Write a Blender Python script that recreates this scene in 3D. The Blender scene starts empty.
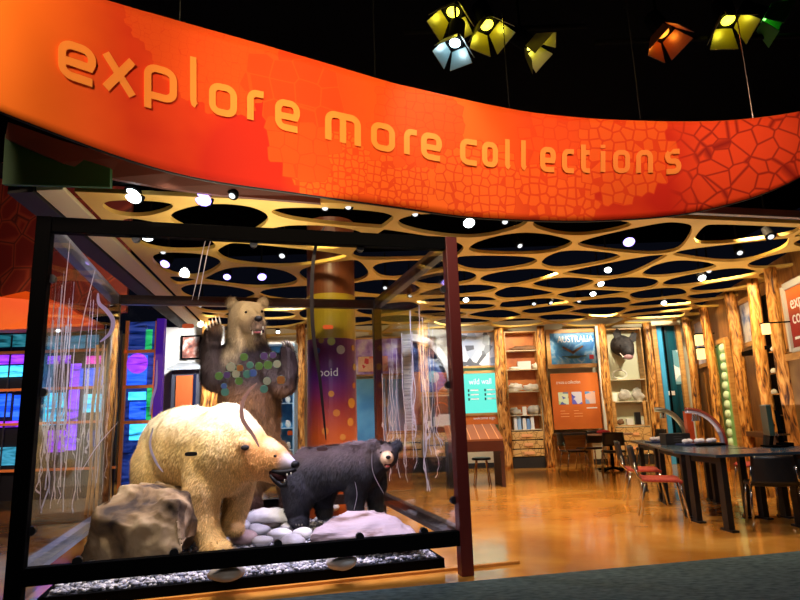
import bpy, bmesh, math, random
from mathutils import Vector, Matrix, noise
S = bpy.context.scene
COL = S.collection
PI = math.pi
R = math.radians
# ------------------------------------------------------------------ camera
F = 600.0; PITCH = R(11.1); ROLL = R(1.9); EYE = 1.2
_fw = Vector((0, math.cos(PITCH), math.sin(PITCH)))
_u0 = Vector((0, -math.sin(PITCH), math.cos(PITCH)))
_r0 = Vector((1, 0, 0))
_rt = _r0*math.cos(ROLL) - _u0*math.sin(ROLL)
_up = _r0*math.sin(ROLL) + _u0*math.cos(ROLL)
CAM = Vector((0, 0, EYE))
cd = bpy.data.cameras.new('camera'); cam = bpy.data.objects.new('camera', cd); COL.objects.link(cam)
cd.sensor_width = 36; cd.lens = 36*F/800; cd.clip_end = 200
M3 = Matrix((_rt, _up, -_fw)).transposed()
cam.matrix_world = Matrix.Translation(CAM) @ M3.to_4x4()
S.camera = cam
def ray(x, y): return _fw*F + _rt*(x-400) - _up*(y-300)
def onz(x, y, z):
    r = ray(x, y); return CAM + r*((z-EYE)/r.z)
def ony(x, y, Y):
    r = ray(x, y); return CAM + r*(Y/r.y)
# ------------------------------------------------------------------ world and light
S.view_settings.view_transform = 'Standard'; S.view_settings.look = 'None'
S.view_settings.gamma = 1; S.view_settings.use_curve_mapping = False
S.view_settings.exposure = 0.45
w = bpy.data.worlds.new('world'); S.world = w; w.use_nodes = True
w.node_tree.nodes['Background'].inputs[0].default_value = (0.25, 0.3, 0.6, 1)
w.node_tree.nodes['Background'].inputs[1].default_value = 0.006
def spot(loc, tgt, watts, color=(1, 1, 1), ang=60, blend=.6, size=.08):
    l = bpy.data.lights.new('spot_light', 'SPOT'); l.energy = watts; l.color = color
    l.spot_size = R(ang); l.spot_blend = blend; l.shadow_soft_size = size
    o = bpy.data.objects.new('spot_light', l); COL.objects.link(o); o.location = loc
    o.rotation_euler = (Vector(tgt)-Vector(loc)).to_track_quat('-Z', 'Y').to_euler(); return o
def area(loc, tgt, watts, color, sx, sy):
    l = bpy.data.lights.new('area_light', 'AREA'); l.shape = 'RECTANGLE'; l.size = sx; l.size_y = sy
    l.energy = watts; l.color = color
    o = bpy.data.objects.new('area_light', l); COL.objects.link(o); o.location = loc
    o.rotation_euler = (Vector(tgt)-Vector(loc)).to_track_quat('-Z', 'Y').to_euler(); return o
# case frame: origin front-left foot, u to the right, v into depth
CO = Vector((-2.52, 4.10, 0)); CU = Vector((.963, .270, 0)); CV = Vector((-.270, .963, 0))
CANG = math.atan2(.270, .963); CW, CD, CH = 3.07, 2.75, 2.69
def cs(u, v, z=0): return CO + CU*u + CV*v + Vector((0, 0, z))
WARM = (1, .72, .38); COOL = (.88, .9, 1); VIO = (.72, .66, 1)
# display case lamps (ceiling spotlights over the case), then spots added for the panes
spot(cs(.7, .35, 3.3), cs(1.2, 1.4, .8), 190, (1, .93, .80), 75)
spot(cs(.2, 1.5, 3.3), cs(.9, 1.7, .8), 120, (1, .88, .62), 70)
spot(cs(1.7, .2, 3.3), cs(2.1, 1.8, .3), 230, VIO, 75)
spot(cs(2.7, .9, 3.3), cs(2.0, 1.6, .3), 260, VIO, 75)
spot(cs(1.55, 1.0, 3.3), cs(1.5, 2.3, 1.9), 110, (1, .86, .7), 45)
spot(cs(1.0, .12, 3.15), cs(1.0, .5, .3), 28, WARM, 80)
spot(cs(2.3, .12, 3.15), cs(2.3, .5, .2), 55, VIO, 80)
spot(cs(1.9, 1.2, 3.1), cs(0, 1.4, 1.0), 260, (.85, .8, 1), 75)  # added to brighten the strands on the left pane
spot(cs(1.3, 1.5, 3.1), cs(CW, 1.5, 1.0), 170, (.95, .9, 1), 70)  # added to brighten the strands on the right pane
spot((-.6, -.8, 3.6), cs(1.5, 0, 1.5), 130, (1, .9, .85), 50)  # added unseen hall spot from the front, lifting the pane curves and bears
# spots on the banner
spot((-2.6, .6, 4.7), (-2.3, 4.0, 3.7), 420, (1, .72, .5), 62, .9, .2)
spot((.2, 1.2, 5.0), (-.2, 4.9, 3.6), 520, (1, .75, .4), 60, .9, .2)
spot((2.6, 2.0, 5.2), (2.5, 5.3, 3.6), 420, (1, .62, .42), 64, .9, .2)
spot((.35, 3.6, 5.3), (.42, 4.75, 3.95), 110, (.85, .9, 1), 34, .9, .05)
# room behind: warm ceiling spots washing walls, floor and furniture
for p, t, e, c, a in [
    ((.9, 12.3, 3.5), (.9, 14.2, 1.6), 190, (.9, .92, 1), 90), ((2.6, 12.3, 3.5), (2.6, 14.2, 1.6), 210, (1, .85, .6), 80),
    ((4.3, 12.3, 3.5), (4.3, 14.2, 1.7), 240, (1, .85, .6), 80), ((5.7, 12.2, 3.5), (5.8, 14.2, 1.8), 210, (1, .9, .7), 80),
    ((5.0, 11.0, 3.4), (6.5, 12.6, 1.5), 210, WARM, 80), ((4.6, 8.8, 3.4), (6.1, 10.2, 1.4), 240, WARM, 85),
    ((4.2, 6.9, 3.4), (5.7, 8.2, 1.6), 200, WARM, 80),
    ((2.2, 8.5, 3.4), (2.0, 8.6, 0), 260, WARM, 110), ((3.0, 11.0, 3.4), (2.8, 11.2, 0), 260, WARM, 110),
    ((1.4, 6.6, 3.4), (1.6, 6.8, 0), 150, WARM, 105), ((3.6, 6.9, 3.4), (3.5, 7.2, 0), 140, (1, .85, .65), 80),
    ((.3, 10.2, 3.4), (.0, 11.2, .8), 160, (.75, .8, 1), 95), ((-1.8, 10.0, 3.4), (-2.4, 12.0, 1.6), 200, (.95, .92, .9), 85),
    ((-3.3, 10.6, 3.1), (-4.3, 12.2, 2.0), 420, (.95, .93, .95), 80),
    ((-.9, 6.6, 3.6), (-.9, 8, 2.3), 60, (1, .8, .4), 60)]:
    spot(p, t, e, c, a)
# added unseen area lights imitating lamp light thrown back on the cut-out ceiling
area((1.5, 9.0, .9), (1.5, 9.0, 4), 42, (1, .78, .45), 5, 5)
area(cs(1.4, .9, 2.76), cs(1.2, .9, 4), 16, (1, .85, .62), 2.6, 1.4)
area((4.5, 8.0, 1.2), (4.5, 8.0, 4), 26, (1, .85, .7), 2, 3)
# left gallery
spot((-4.2, 3.6, 4.6), (-5.4, 8.6, 3.1), 260, (1, .5, .35), 60)
spot((-4.6, 4.4, 4.4), (-4.8, 8.3, 2.5), 330, (1, .6, .3), 45)
spot((1.0, 2.4, 4.5), (1.8, 3.9, 0), 150, (.75, .85, 1), 100)
# ------------------------------------------------------------------ helpers
WM = {}
def tag(o, label=None, cat=None, group=None, kind=None):
    if label: o['label'] = label
    if cat: o['category'] = cat
    if group: o['group'] = group
    if kind: o['kind'] = kind
    return o
def thing(name, label, cat, loc=(0, 0, 0), rz=0, group=None, kind=None):
    o = bpy.data.objects.new(name, None); COL.objects.link(o); o.empty_display_size = .1
    o.location = loc; o.rotation_euler = (0, 0, rz)
    WM[o.name] = Matrix.Translation(Vector(loc)) @ Matrix.Rotation(rz, 4, 'Z')
    return tag(o, label, cat, group, kind)
def frame(d):
    d = Vector(d).normalized(); a = Vector((0, 0, 1)) if abs(d.z) < .9 else Vector((1, 0, 0))
    s = d.cross(a).normalized(); t = s.cross(d).normalized(); return s, t
class MB:
    def __init__(s): s.v = []; s.f = []
    def add(s, vs, fs):
        n = len(s.v); s.v += [Vector(v) for v in vs]; s.f += [tuple(i+n for i in f) for f in fs]; return s
    def box(s, c, sz, rot=None):
        c = Vector(c); x, y, z = [q/2 for q in sz]
        vs = [Vector((i*x, j*y, k*z)) for i in (-1, 1) for j in (-1, 1) for k in (-1, 1)]
        if rot is not None:
            if not isinstance(rot, Matrix): rot = Matrix.Rotation(rot, 3, 'Z')
            vs = [rot @ v for v in vs]
        return s.add([v+c for v in vs], [(0,1,3,2),(4,6,7,5),(0,4,5,1),(2,3,7,6),(0,2,6,4),(1,5,7,3)])
    def bb(s, x0, x1, y0, y1, z0, z1):
        return s.box(((x0+x1)/2, (y0+y1)/2, (z0+z1)/2), (abs(x1-x0), abs(y1-y0), abs(z1-z0)))
    def beam(s, p, q, w, h):      # rectangular bar, w sideways, h up
        p = Vector(p); q = Vector(q); a, b = frame(q-p); vs = []
        for c in (p, q):
            for i, j in ((-1,-1),(1,-1),(1,1),(-1,1)): vs.append(c + a*i*w/2 + b*j*h/2)
        return s.add(vs, [(0,3,2,1),(4,5,6,7),(0,1,5,4),(1,2,6,5),(2,3,7,6),(3,0,4,7)])
    def tube(s, path, rad, n=8, cap=True):
        path = [Vector(p) for p in path]
        if not hasattr(rad, '__len__'): rad = [rad]*len(path)
        vs = []; fs = []; pa = None
        for i, p in enumerate(path):
            d = path[min(i+1, len(path)-1)] - path[max(i-1, 0)]
            a, b = frame(d)
            if pa is not None:
                a = (pa - d.normalized()*pa.dot(d.normalized())).normalized(); b = a.cross(d.normalized())
            pa = a
            for k in range(n):
                t = 2*PI*k/n; vs.append(p + (a*math.cos(t) + b*math.sin(t))*rad[i])
        for i in range(len(path)-1):
            for k in range(n): fs.append((i*n+k, i*n+(k+1) % n, (i+1)*n+(k+1) % n, (i+1)*n+k))
        if cap: fs.append(tuple(range(n))[::-1]); fs.append(tuple(range((len(path)-1)*n, len(path)*n)))
        return s.add(vs, fs)
    def cyl(s, p, q, r0, r1=None, n=16): return s.tube([p, q], [r0, r0 if r1 is None else r1], n)
    def ball(s, c, r, n=12, m=8, rot=None, fn=None):
        c = Vector(c); r = r if hasattr(r, '__len__') else (r, r, r); vs = []; fs = []
        pts = [Vector((0, 0, -1))] + [Vector((math.sin(PI*i/m)*math.cos(2*PI*k/n), math.sin(PI*i/m)*math.sin(2*PI*k/n), -math.cos(PI*i/m))) for i in range(1, m) for k in range(n)] + [Vector((0, 0, 1))]
        for p in pts:
            q = Vector((p.x*r[0], p.y*r[1], p.z*r[2]))
            if fn: q = fn(p, q)
            if rot is not None: q = rot @ q
            vs.append(q+c)
        for k in range(n): fs.append((0, 1+(k+1) % n, 1+k))
        for i in range(m-2):
            for k in range(n): a = 1+i*n; fs.append((a+k, a+(k+1) % n, a+n+(k+1) % n, a+n+k))
        l = len(pts)-1; a = 1+(m-2)*n
        for k in range(n): fs.append((a+k, a+(k+1) % n, l))
        return s.add(vs, fs)
    def prism(s, poly, z0, z1):   # xy polygon extruded in z
        n = len(poly)
        return s.add([(x, y, z0) for x, y in poly]+[(x, y, z1) for x, y in poly],
                     [tuple(range(n))[::-1], tuple(range(n, 2*n))]+[(i, (i+1) % n, n+(i+1) % n, n+i) for i in range(n)])
    def slab(s, pts, d):          # any planar polygon in space, given a thickness vector
        n = len(pts); d = Vector(d)
        return s.add([Vector(p) for p in pts]+[Vector(p)+d for p in pts],
                     [tuple(range(n))[::-1], tuple(range(n, 2*n))]+[(i, (i+1) % n, n+(i+1) % n, n+i) for i in range(n)])
    def ribbon(s, pts, nrm, w, th=.003):   # flat stroke with round ends on a plane
        nrm = Vector(nrm).normalized(); pts = [Vector(p) for p in pts]; L = []; Rr = []
        for i, p in enumerate(pts):
            d = (pts[min(i+1, len(pts)-1)]-pts[max(i-1, 0)]).normalized(); sd = nrm.cross(d)
            ww = w[i] if hasattr(w, '__len__') else w
            L.append(p+sd*ww/2); Rr.append(p-sd*ww/2)
        n = len(pts); vs = L+Rr+[v+nrm*th for v in L+Rr]; fs = []
        for i in range(n-1):
            fs += [(i, i+1, n+i+1, n+i), (2*n+i, 3*n+i, 3*n+i+1, 2*n+i+1), (i, 2*n+i, 2*n+i+1, i+1), (n+i, n+i+1, 3*n+i+1, 3*n+i)]
        fs += [(0, n, 3*n, 2*n), (n-1, 3*n-1, 4*n-1, 2*n-1)]
        return s.add(vs, fs)
    def build(s, name, mat, parent=None, local=False, smooth=False, bevel=0, label=None, cat=None, group=None, kind=None, loc=None, subs=0):
        me = bpy.data.meshes.new(name); W = None
        if parent is not None: W = WM[parent.name]
        elif loc is not None: W = Matrix.Translation(Vector(loc))
        vs = s.v
        if W is not None and not local:
            Wi = W.inverted(); vs = [Wi @ v for v in vs]
        me.from_pydata([tuple(v) for v in vs], [], s.f); me.update()
        bm = bmesh.new(); bm.from_mesh(me); bmesh.ops.recalc_face_normals(bm, faces=bm.faces); bm.to_mesh(me); bm.free()
        o = bpy.data.objects.new(name, me); COL.objects.link(o)
        if mat: me.materials.append(mat)
        if parent is not None: o.parent = parent; WM[o.name] = W
        else:
            if loc is not None: o.location = loc
            WM[o.name] = W if W is not None else Matrix.Identity(4)
        if smooth: me.polygons.foreach_set('use_smooth', [True]*len(me.polygons))
        if bevel:
            m = o.modifiers.new('bevel', 'BEVEL'); m.width = bevel; m.segments = 2; m.limit_method = 'ANGLE'; m.angle_limit = R(40)
        if subs:
            m = o.modifiers.new('sub', 'SUBSURF'); m.levels = subs; m.render_levels = subs
        return tag(o, label, cat, group, kind)
def children(o): return [c for c in bpy.data.objects if c.parent == o]
def copy_tree(o, loc=None, rz=None, label=None, scale=None, parent=None):
    c = o.copy(); COL.objects.link(c)
    if parent is not None: c.parent = parent
    if loc is not None: c.location = loc
    if rz is not None: c.rotation_euler = (0, 0, rz)
    if scale is not None: c.scale = (scale,)*3 if not hasattr(scale, '__len__') else scale
    if label: c['label'] = label
    WM[c.name] = Matrix.Translation(Vector(c.location)) @ Matrix.Rotation(c.rotation_euler.z, 4, 'Z')
    for ch in children(o): copy_tree(ch, parent=c)
    return c
# ------------------------------------------------------------------ materials
def nodes(name):
    m = bpy.data.materials.new(name); m.use_nodes = True; nt = m.node_tree
    return m, nt, nt.nodes['Principled BSDF']
def mat(name, col, rough=.5, metal=0, emit=None, es=0, spec=.5, alpha=None):
    m, nt, b = nodes(name); b.inputs['Base Color'].default_value = (*col, 1); b.inputs['Roughness'].default_value = rough
    b.inputs['Metallic'].default_value = metal; b.inputs['Specular IOR Level'].default_value = spec
    if emit: b.inputs['Emission Color'].default_value = (*emit, 1); b.inputs['Emission Strength'].default_value = es
    return m
def nmat(name, c1, c2, scale=5, stretch=(1, 1, 1), rough=.6, detail=5, bump=0, dist=0, c3=None, metal=0, pos=(.35, .65), emit=0, tex='noise', coords='Object', bscale=None):
    m, nt, b = nodes(name); N = nt.nodes; L = nt.links
    tc = N.new('ShaderNodeTexCoord'); mp = N.new('ShaderNodeMapping'); mp.inputs['Scale'].default_value = stretch
    L.new(tc.outputs[coords], mp.inputs[0])
    if tex == 'noise':
        t = N.new('ShaderNodeTexNoise'); t.inputs['Scale'].default_value = scale; t.inputs['Detail'].default_value = detail; t.inputs['Distortion'].default_value = dist; out = t.outputs[0]
    elif tex == 'crack':
        t = N.new('ShaderNodeTexVoronoi'); t.feature = 'DISTANCE_TO_EDGE'; t.inputs['Scale'].default_value = scale; out = t.outputs['Distance']
    else:
        t = N.new('ShaderNodeTexVoronoi'); t.inputs['Scale'].default_value = scale; out = t.outputs['Color']
    L.new(mp.outputs[0], t.inputs['Vector'])
    r = N.new('ShaderNodeValToRGB'); e = r.color_ramp.elements
    e[0].position = pos[0]; e[0].color = (*c1, 1); e[1].position = pos[1]; e[1].color = (*c2, 1)
    if c3: q = e.new((pos[0]+pos[1])/2); q.color = (*c3, 1)
    L.new(out, r.inputs[0]); L.new(r.outputs[0], b.inputs['Base Color'])
    b.inputs['Roughness'].default_value = rough; b.inputs['Metallic'].default_value = metal
    if emit: L.new(r.outputs[0], b.inputs['Emission Color']); b.inputs['Emission Strength'].default_value = emit
    if bump:
        bn = N.new('ShaderNodeBump'); bn.inputs['Strength'].default_value = bump; bn.inputs['Distance'].default_value = .03
        L.new(out, bn.inputs['Height']); L.new(bn.outputs[0], b.inputs['Normal'])
    return m
BLACK = mat('black_metal', (.0015, .0015, .0018), .75, 0, spec=.04)
DARK = mat('dark_paint', (.012, .01, .009), .7)
VOID = mat('ceiling_black', (.002, .002, .003), 1, spec=0)
BRONZE = mat('bronze_frame', (.03, .012, .008), .35, .4)
REDFR = mat('oxblood_paint', (.12, .012, .008), .4)
CHROME = mat('chrome', (.6, .58, .55), .2, 1)
WHITE = mat('white_paint', (.75, .73, .66), .6)
CREAM = mat('cream_paint', (.72, .62, .38), .6)
BLACKPL = mat('black_plastic', (.01, .01, .012), .35)
REDSEAT = nmat('red_seat_fabric', (.3, .03, .02), (.45, .07, .04), 60, rough=.9)
OCHRE = nmat('ochre_ceiling', (.60, .37, .06), (.70, .46, .10), 1.5, rough=.6)
LOG = nmat('log_wood', (.05, .012, .003), (.82, .44, .12), 3.6, (3.6, 3.6, .8), .45, 9, .9, 1.4, (.56, .22, .035), pos=(.37, .63))
OAK = nmat('oak_panel', (.42, .20, .05), (.60, .33, .10), 3, (1, 1, 6), .45, 6, .1, .5)
OAKV = nmat('oak_panel_upright', (.20, .075, .012), (.36, .16, .035), 3, (7, 7, .7), .4, 6, .1, .5)
def crackmat():
    m, nt, b = nodes('crackled_drawer_wood'); N = nt.nodes; L = nt.links
    tc = N.new('ShaderNodeTexCoord'); t = N.new('ShaderNodeTexVoronoi'); t.feature = 'DISTANCE_TO_EDGE'; t.inputs['Scale'].default_value = 7
    L.new(tc.outputs['Object'], t.inputs['Vector']); r = N.new('ShaderNodeValToRGB'); e = r.color_ramp.elements
    e[0].position = .0; e[0].color = (.22, .08, .015, 1); e[1].position = .06; e[1].color = (.68, .42, .15, 1)
    L.new(t.outputs['Distance'], r.inputs[0]); L.new(r.outputs[0], b.inputs['Base Color']); b.inputs['Roughness'].default_value = .45
    return m
CRACK = crackmat()
def glassmat(name, tint=(1, 1, 1), refl=.5, rough=.0):
    m, nt, b = nodes(name); N = nt.nodes; L = nt.links; N.remove(b)
    tr = N.new('ShaderNodeBsdfTransparent'); tr.inputs[0].default_value = (*tint, 1)
    gl = N.new('ShaderNodeBsdfGlossy'); gl.inputs['Roughness'].default_value = rough
    fr = N.new('ShaderNodeFresnel'); fr.inputs[0].default_value = 1.45
    mu = N.new('ShaderNodeMath'); mu.operation = 'MULTIPLY'; mu.inputs[1].default_value = refl; L.new(fr.outputs[0], mu.inputs[0])
    mx = N.new('ShaderNodeMixShader'); L.new(mu.outputs[0], mx.inputs[0]); L.new(tr.outputs[0], mx.inputs[1]); L.new(gl.outputs[0], mx.inputs[2])
    L.new(mx.outputs[0], N['Material Output'].inputs[0]); return m
GLASS = glassmat('clear_glass', (.985, .99, .99), .38)
def emat(name, col, s): return mat(name, (.02, .02, .02), .3, emit=col, es=s)
# ------------------------------------------------------------------ setting
def floormat():
    m, nt, b = nodes('polished_amber_concrete'); N = nt.nodes; L = nt.links
    tc = N.new('ShaderNodeTexCoord'); t = N.new('ShaderNodeTexNoise'); t.inputs['Scale'].default_value = 1.3; t.inputs['Detail'].default_value = 8; t.inputs['Distortion'].default_value = .4
    L.new(tc.outputs['Object'], t.inputs['Vector']); r = N.new('ShaderNodeValToRGB'); e = r.color_ramp.elements
    e[0].position = .25; e[0].color = (.42, .15, .02, 1); e[1].position = .75; e[1].color = (.78, .40, .09, 1); q = e.new(.5); q.color = (.62, .26, .04, 1)
    L.new(t.outputs[0], r.inputs[0]); L.new(r.outputs[0], b.inputs['Base Color'])
    t2 = N.new('ShaderNodeTexNoise'); t2.inputs['Scale'].default_value = 5; t2.inputs['Detail'].default_value = 3; L.new(tc.outputs['Object'], t2.inputs['Vector'])
    bn = N.new('ShaderNodeBump'); bn.inputs['Strength'].default_value = .12; bn.inputs['Distance'].default_value = .02
    L.new(t2.outputs[0], bn.inputs['Height']); L.new(bn.outputs[0], b.inputs['Normal'])
    b.inputs['Roughness'].default_value = .13; b.inputs['Specular IOR Level'].default_value = .9; return m
MB().bb(-9, 9, 1, 16, -.1, 0).build('floor', floormat(), kind='structure')
MB().prism([(-9, .3), (9, .3), (9, 6.50), (-9, 2.72)], 0.0, .012).build('floor', nmat('teal_grey_carpet', (.03, .06, .065), (.10, .15, .15), 14, (1, 2.5, 1), .95, 8), kind='structure')
MB().bb(-10, 10, 0, 17, 6.0, 6.1).build('ceiling', VOID, kind='structure')
# the cut-out ceiling: rounded cells cut in one ochre sheet
ZC = 3.2
outline = [(-2.74, 4.82), (4.5, 6.44), (8.2, 7.25), (8.2, 14.6), (-4.42, 14.6)]
SPOTS = [(133,196,1,.09),(203,199,2,.09),(232,196,0,.05),(147,236,1,.08),(163,252,0,.05),(165,264,2,.07),(227,277,2,.06),(262,277,2,.07),(282,256,0,.06),
 (200,306,0,.05),(349,303,0,.06),(278,332,1,.05),(385,288,0,.05),(410,296,0,.05),(469,223,1,.07),(505,222,0,.05),(520,246,0,.05),(608,270,1,.06),(601,284,1,.06),
 (593,294,1,.06),(629,242,2,.08),(664,303,1,.06),(702,278,1,.07),(709,271,0,.06),(740,253,0,.06),(771,237,0,.06),(466,300,1,.06),(534,304,0,.06),(551,303,0,.06),(579,301,0,.06),(325,208,0,.05),(348,207,0,.05),(415,214,0,.05)]
random.seed(11)
spw = [onz(x, y, ZC-.02) for x, y, k, r in SPOTS]
sites = []
for p in spw:
    if all((p.x-a)**2+(p.y-b)**2 > 1.3 for a, b in sites): sites.append((p.x, p.y))
sites.append((-.93, 8.05))
tries = 0
while tries < 6000:
    tries += 1
    x = random.uniform(-5.3, 8.6); y = random.uniform(4.4, 15)
    dm = .85 if random.random() < .35 else 1.32
    if all(((x-a)/1.25)**2+((y-b)/.85)**2 > dm*dm*.9 for a, b in sites): sites.append((x, y))
def clip(poly, nx, ny, c):     # keep nx*x+ny*y <= c
    out = []
    for i in range(len(poly)):
        a = poly[i]; b = poly[(i+1) % len(poly)]; da = nx*a[0]+ny*a[1]-c; db = nx*b[0]+ny*b[1]-c
        if da <= 0: out.append(a)
        if da*db < 0: t = da/(da-db); out.append((a[0]+(b[0]-a[0])*t, a[1]+(b[1]-a[1])*t))
    return out
holes = []
for i, (x, y) in enumerate(sites):
    poly = [(x-2, y-2), (x+2, y-2), (x+2, y+2), (x-2, y+2)]
    for j, (a, b) in enumerate(sites):
        if i == j or (a-x)**2+(b-y)**2 > 12: continue
        dx, dy = a-x, b-y; l = math.hypot(dx, dy)
        poly = clip(poly, dx/l, dy/l, (dx*(a+x)/2+dy*(b+y)/2)/l-.034)
        if len(poly) < 3: break
    for k in range(len(outline)):
        if len(poly) < 3: break
        (a, b), (c, d) = outline[k], outline[(k+1) % len(outline)]
        l = math.hypot(c-a, d-b); nx, ny = (d-b)/l, -(c-a)/l
        poly = clip(poly, nx, ny, nx*a+ny*b-.12)
    if len(poly) < 3: continue
    ar = abs(sum(poly[k][0]*poly[(k+1) % len(poly)][1]-poly[(k+1) % len(poly)][0]*poly[k][1] for k in range(len(poly))))/2
    if ar < .08: continue
    for it in range(4):
        q = []; w_ = .28 if it else .25
        for k in range(len(poly)):
            a = poly[k]; b = poly[(k+1) % len(poly)]
            q.append((a[0]*(1-w_)+b[0]*w_, a[1]*(1-w_)+b[1]*w_)); q.append((a[0]*w_+b[0]*(1-w_), a[1]*w_+b[1]*(1-w_)))
        poly = q
    holes.append(poly)
cu = bpy.data.curves.new('ceiling', 'CURVE'); cu.dimensions = '2D'; cu.fill_mode = 'BOTH'; cu.extrude = .02
for poly in [outline]+holes:
    sp = cu.splines.new('POLY'); sp.points.add(len(poly)-1); sp.use_cyclic_u = True
    for k, (x, y) in enumerate(poly): sp.points[k].co = (x, y, 0, 1)
tmp = bpy.data.objects.new('tmp', cu); COL.objects.link(tmp)
dg = bpy.context.evaluated_depsgraph_get(); me = bpy.data.meshes.new_from_object(tmp.evaluated_get(dg)); me.name = 'ceiling'
bpy.data.objects.remove(tmp); me.materials.clear(); me.materials.append(OCHRE)
o = bpy.data.objects.new('ceiling', me); COL.objects.link(o); o.location = (0, 0, ZC); tag(o, kind='structure')
# light trim beside the sheet's left edge and the grey front edge on the right
def off(p, d): return (p[0]+d, p[1]-d*.05)
a, b = (-2.74, 4.76), (-4.44, 14.6)
MB().prism([off(a, -.30), off(a, -.07), off(b, -.07), off(b, -.30)], ZC-.02, ZC+.02).build('trim_left', CREAM, kind='structure')
MB().prism([off(a, -.55), off(a, -.33), off(b, -.33), off(b, -.55)], ZC-.03, ZC+.05).build('trim_outer', DARK, kind='structure')
MB().beam((1.9, 5.70, 3.22), (6.5, 6.78, 3.24), .06, .08).build('trim_front', mat('grey_edge', (.22, .21, .22), .4, .3), kind='structure')
def ceiling_spots():
    lens = [emat('spot_lens_dim', (.9, .95, 1), .9), emat('spot_lens_white', (.85, .97, 1), 7), emat('spot_lens_violet', (.36, .26, 1), 4)]
    lab = ['small dim spotlight', 'bright white spotlight', 'bright violet spotlight']
    for (x, y, k, r), p in zip(SPOTS, spw):
        t = thing('ceiling_spotlight', f'{lab[k]} {describe(x, y)}', 'spotlight', p, 0, 'spotlights in the cut-out ceiling')
        d = (Vector((random.uniform(-.25, .25), -.55, -.8))).normalized()
        MB().cyl(p-d*.16, p-d*.008, r*.8, r*1.05, 14).build('housing', BLACK, t, smooth=False)
        r = r*(.6 if k == 0 else .85)
        MB().ball(p, (r, r, r*.45), 12, 6, (-d).to_track_quat('Z', 'Y').to_matrix()).build('lens', lens[k], t, smooth=True)
        MB().cyl(p-d*.1, p-d*.1+Vector((0, 0, .5)), .012, n=6).build('stem', BLACK, t)
def describe(x, y):
    near = [(133,196,'nearest the front left corner of the cut-out ceiling'),(203,199,'second of the row under the banner left end'),(232,196,'third of the row under the banner left end'),(147,236,'closest behind the top rail of the case'),
     (163,252,'just above the low violet pair on the left'),(165,264,'at left, between left rail and brown bear'),(227,277,'above the left ear of the brown bear'),(262,277,'above the right ear of the brown bear'),(282,256,'between brown bear head and top rail'),
     (200,306,'right above the framed picture'),(349,303,'touching the right side of the round column'),(278,332,'lowest between brown bear head and column'),(385,288,'above the back right post of the case'),(410,296,'seen through the right pane of the case'),
     (469,223,'right beside the oxblood post under the banner'),(505,222,'second right of the oxblood post under the banner'),(520,246,'in the large oval under the word collections'),(608,270,'highest of three in a short line'),(601,284,'middle of three in a short line'),
     (593,294,'lowest of three in a short line'),(629,242,'alone, large, below the banner'),(664,303,'above the glass door'),(702,278,'lower of two above the log columns'),(709,271,'upper of two above the log columns'),(740,253,'third in line above the log columns'),(771,237,'nearest the right edge of the photo'),
     (466,300,'low beside the oxblood case post'),(534,304,'above the open bookcase'),(551,303,'left one above the Australia poster'),(579,301,'right one above the Australia poster'),(325,208,'left of the dim pair under the banner'),(348,207,'right of the dim pair under the banner'),(415,214,'close under the banner above the right pane')]
    return min(near, key=lambda q: (q[0]-x)**2+(q[1]-y)**2)[2]
ceiling_spots()
# walls
YB = 14.3
MB().bb(-9, 8.4, YB, YB+.15, 0, 3.4).build('wall_back', nmat('warm_cream_wall', (.62, .55, .36), (.7, .63, .43), 2), kind='structure')
MB().beam((6.95, 14.4, 1.7), (5.15, 5.2, 1.7), .15, 3.4).build('wall_right', OAKV, kind='structure')
MB().bb(-9.2, -9, 0, 16, 0, 6).build('wall_left', DARK, kind='structure')
MB().bb(1.0, 6.7, YB-.03, YB, 0, .12).build('baseboard_back', DARK, kind='structure')
# ------------------------------------------------------------------ banner
BX = [-120, 0, 100, 200, 300, 400, 500, 600, 700, 800, 900]
BY = [3.0, 3.35, 3.75, 4.15, 4.55, 4.9, 5.18, 5.38, 5.48, 5.42, 5.2]
TOP = [(-120, -73), (0, -33), (105, 0), (178, 21), (270, 47), (375, 78), (400, 85), (510, 109), (570, 117), (640, 121), (725, 121), (800, 112), (900, 90)]
BOT = [(-120, 60), (0, 111), (125, 158), (200, 178), (300, 193), (400, 207), (465, 216), (540, 220), (600, 220), (680, 214), (750, 198), (800, 177), (900, 120)]
def lerp(tab, x):
    n = len(tab)
    for i in range(n-1):
        if x <= tab[i+1][0] or i == n-2:
            p0 = tab[max(i-1, 0)]; p1 = tab[i]; p2 = tab[i+1]; p3 = tab[min(i+2, n-1)]
            t = (x-p1[0])/(p2[0]-p1[0]); h = p2[0]-p1[0]
            m1 = (p2[1]-p0[1])/(p2[0]-p0[0])*h if p2[0] != p0[0] else 0
            m2 = (p3[1]-p1[1])/(p3[0]-p1[0])*h if p3[0] != p1[0] else 0
            return (2*t**3-3*t*t+1)*p1[1]+(t**3-2*t*t+t)*m1+(-2*t**3+3*t*t)*p2[1]+(t**3-t*t)*m2
BYT = list(zip(BX, BY))
def bpt(x, y, lift=0):
    p = ony(x, y, lerp(BYT, x)); return Vector((p.x, p.y-lift, p.z))
def toward(p, d): return CAM+(p-CAM)*(1-d/(p-CAM).length)
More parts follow.
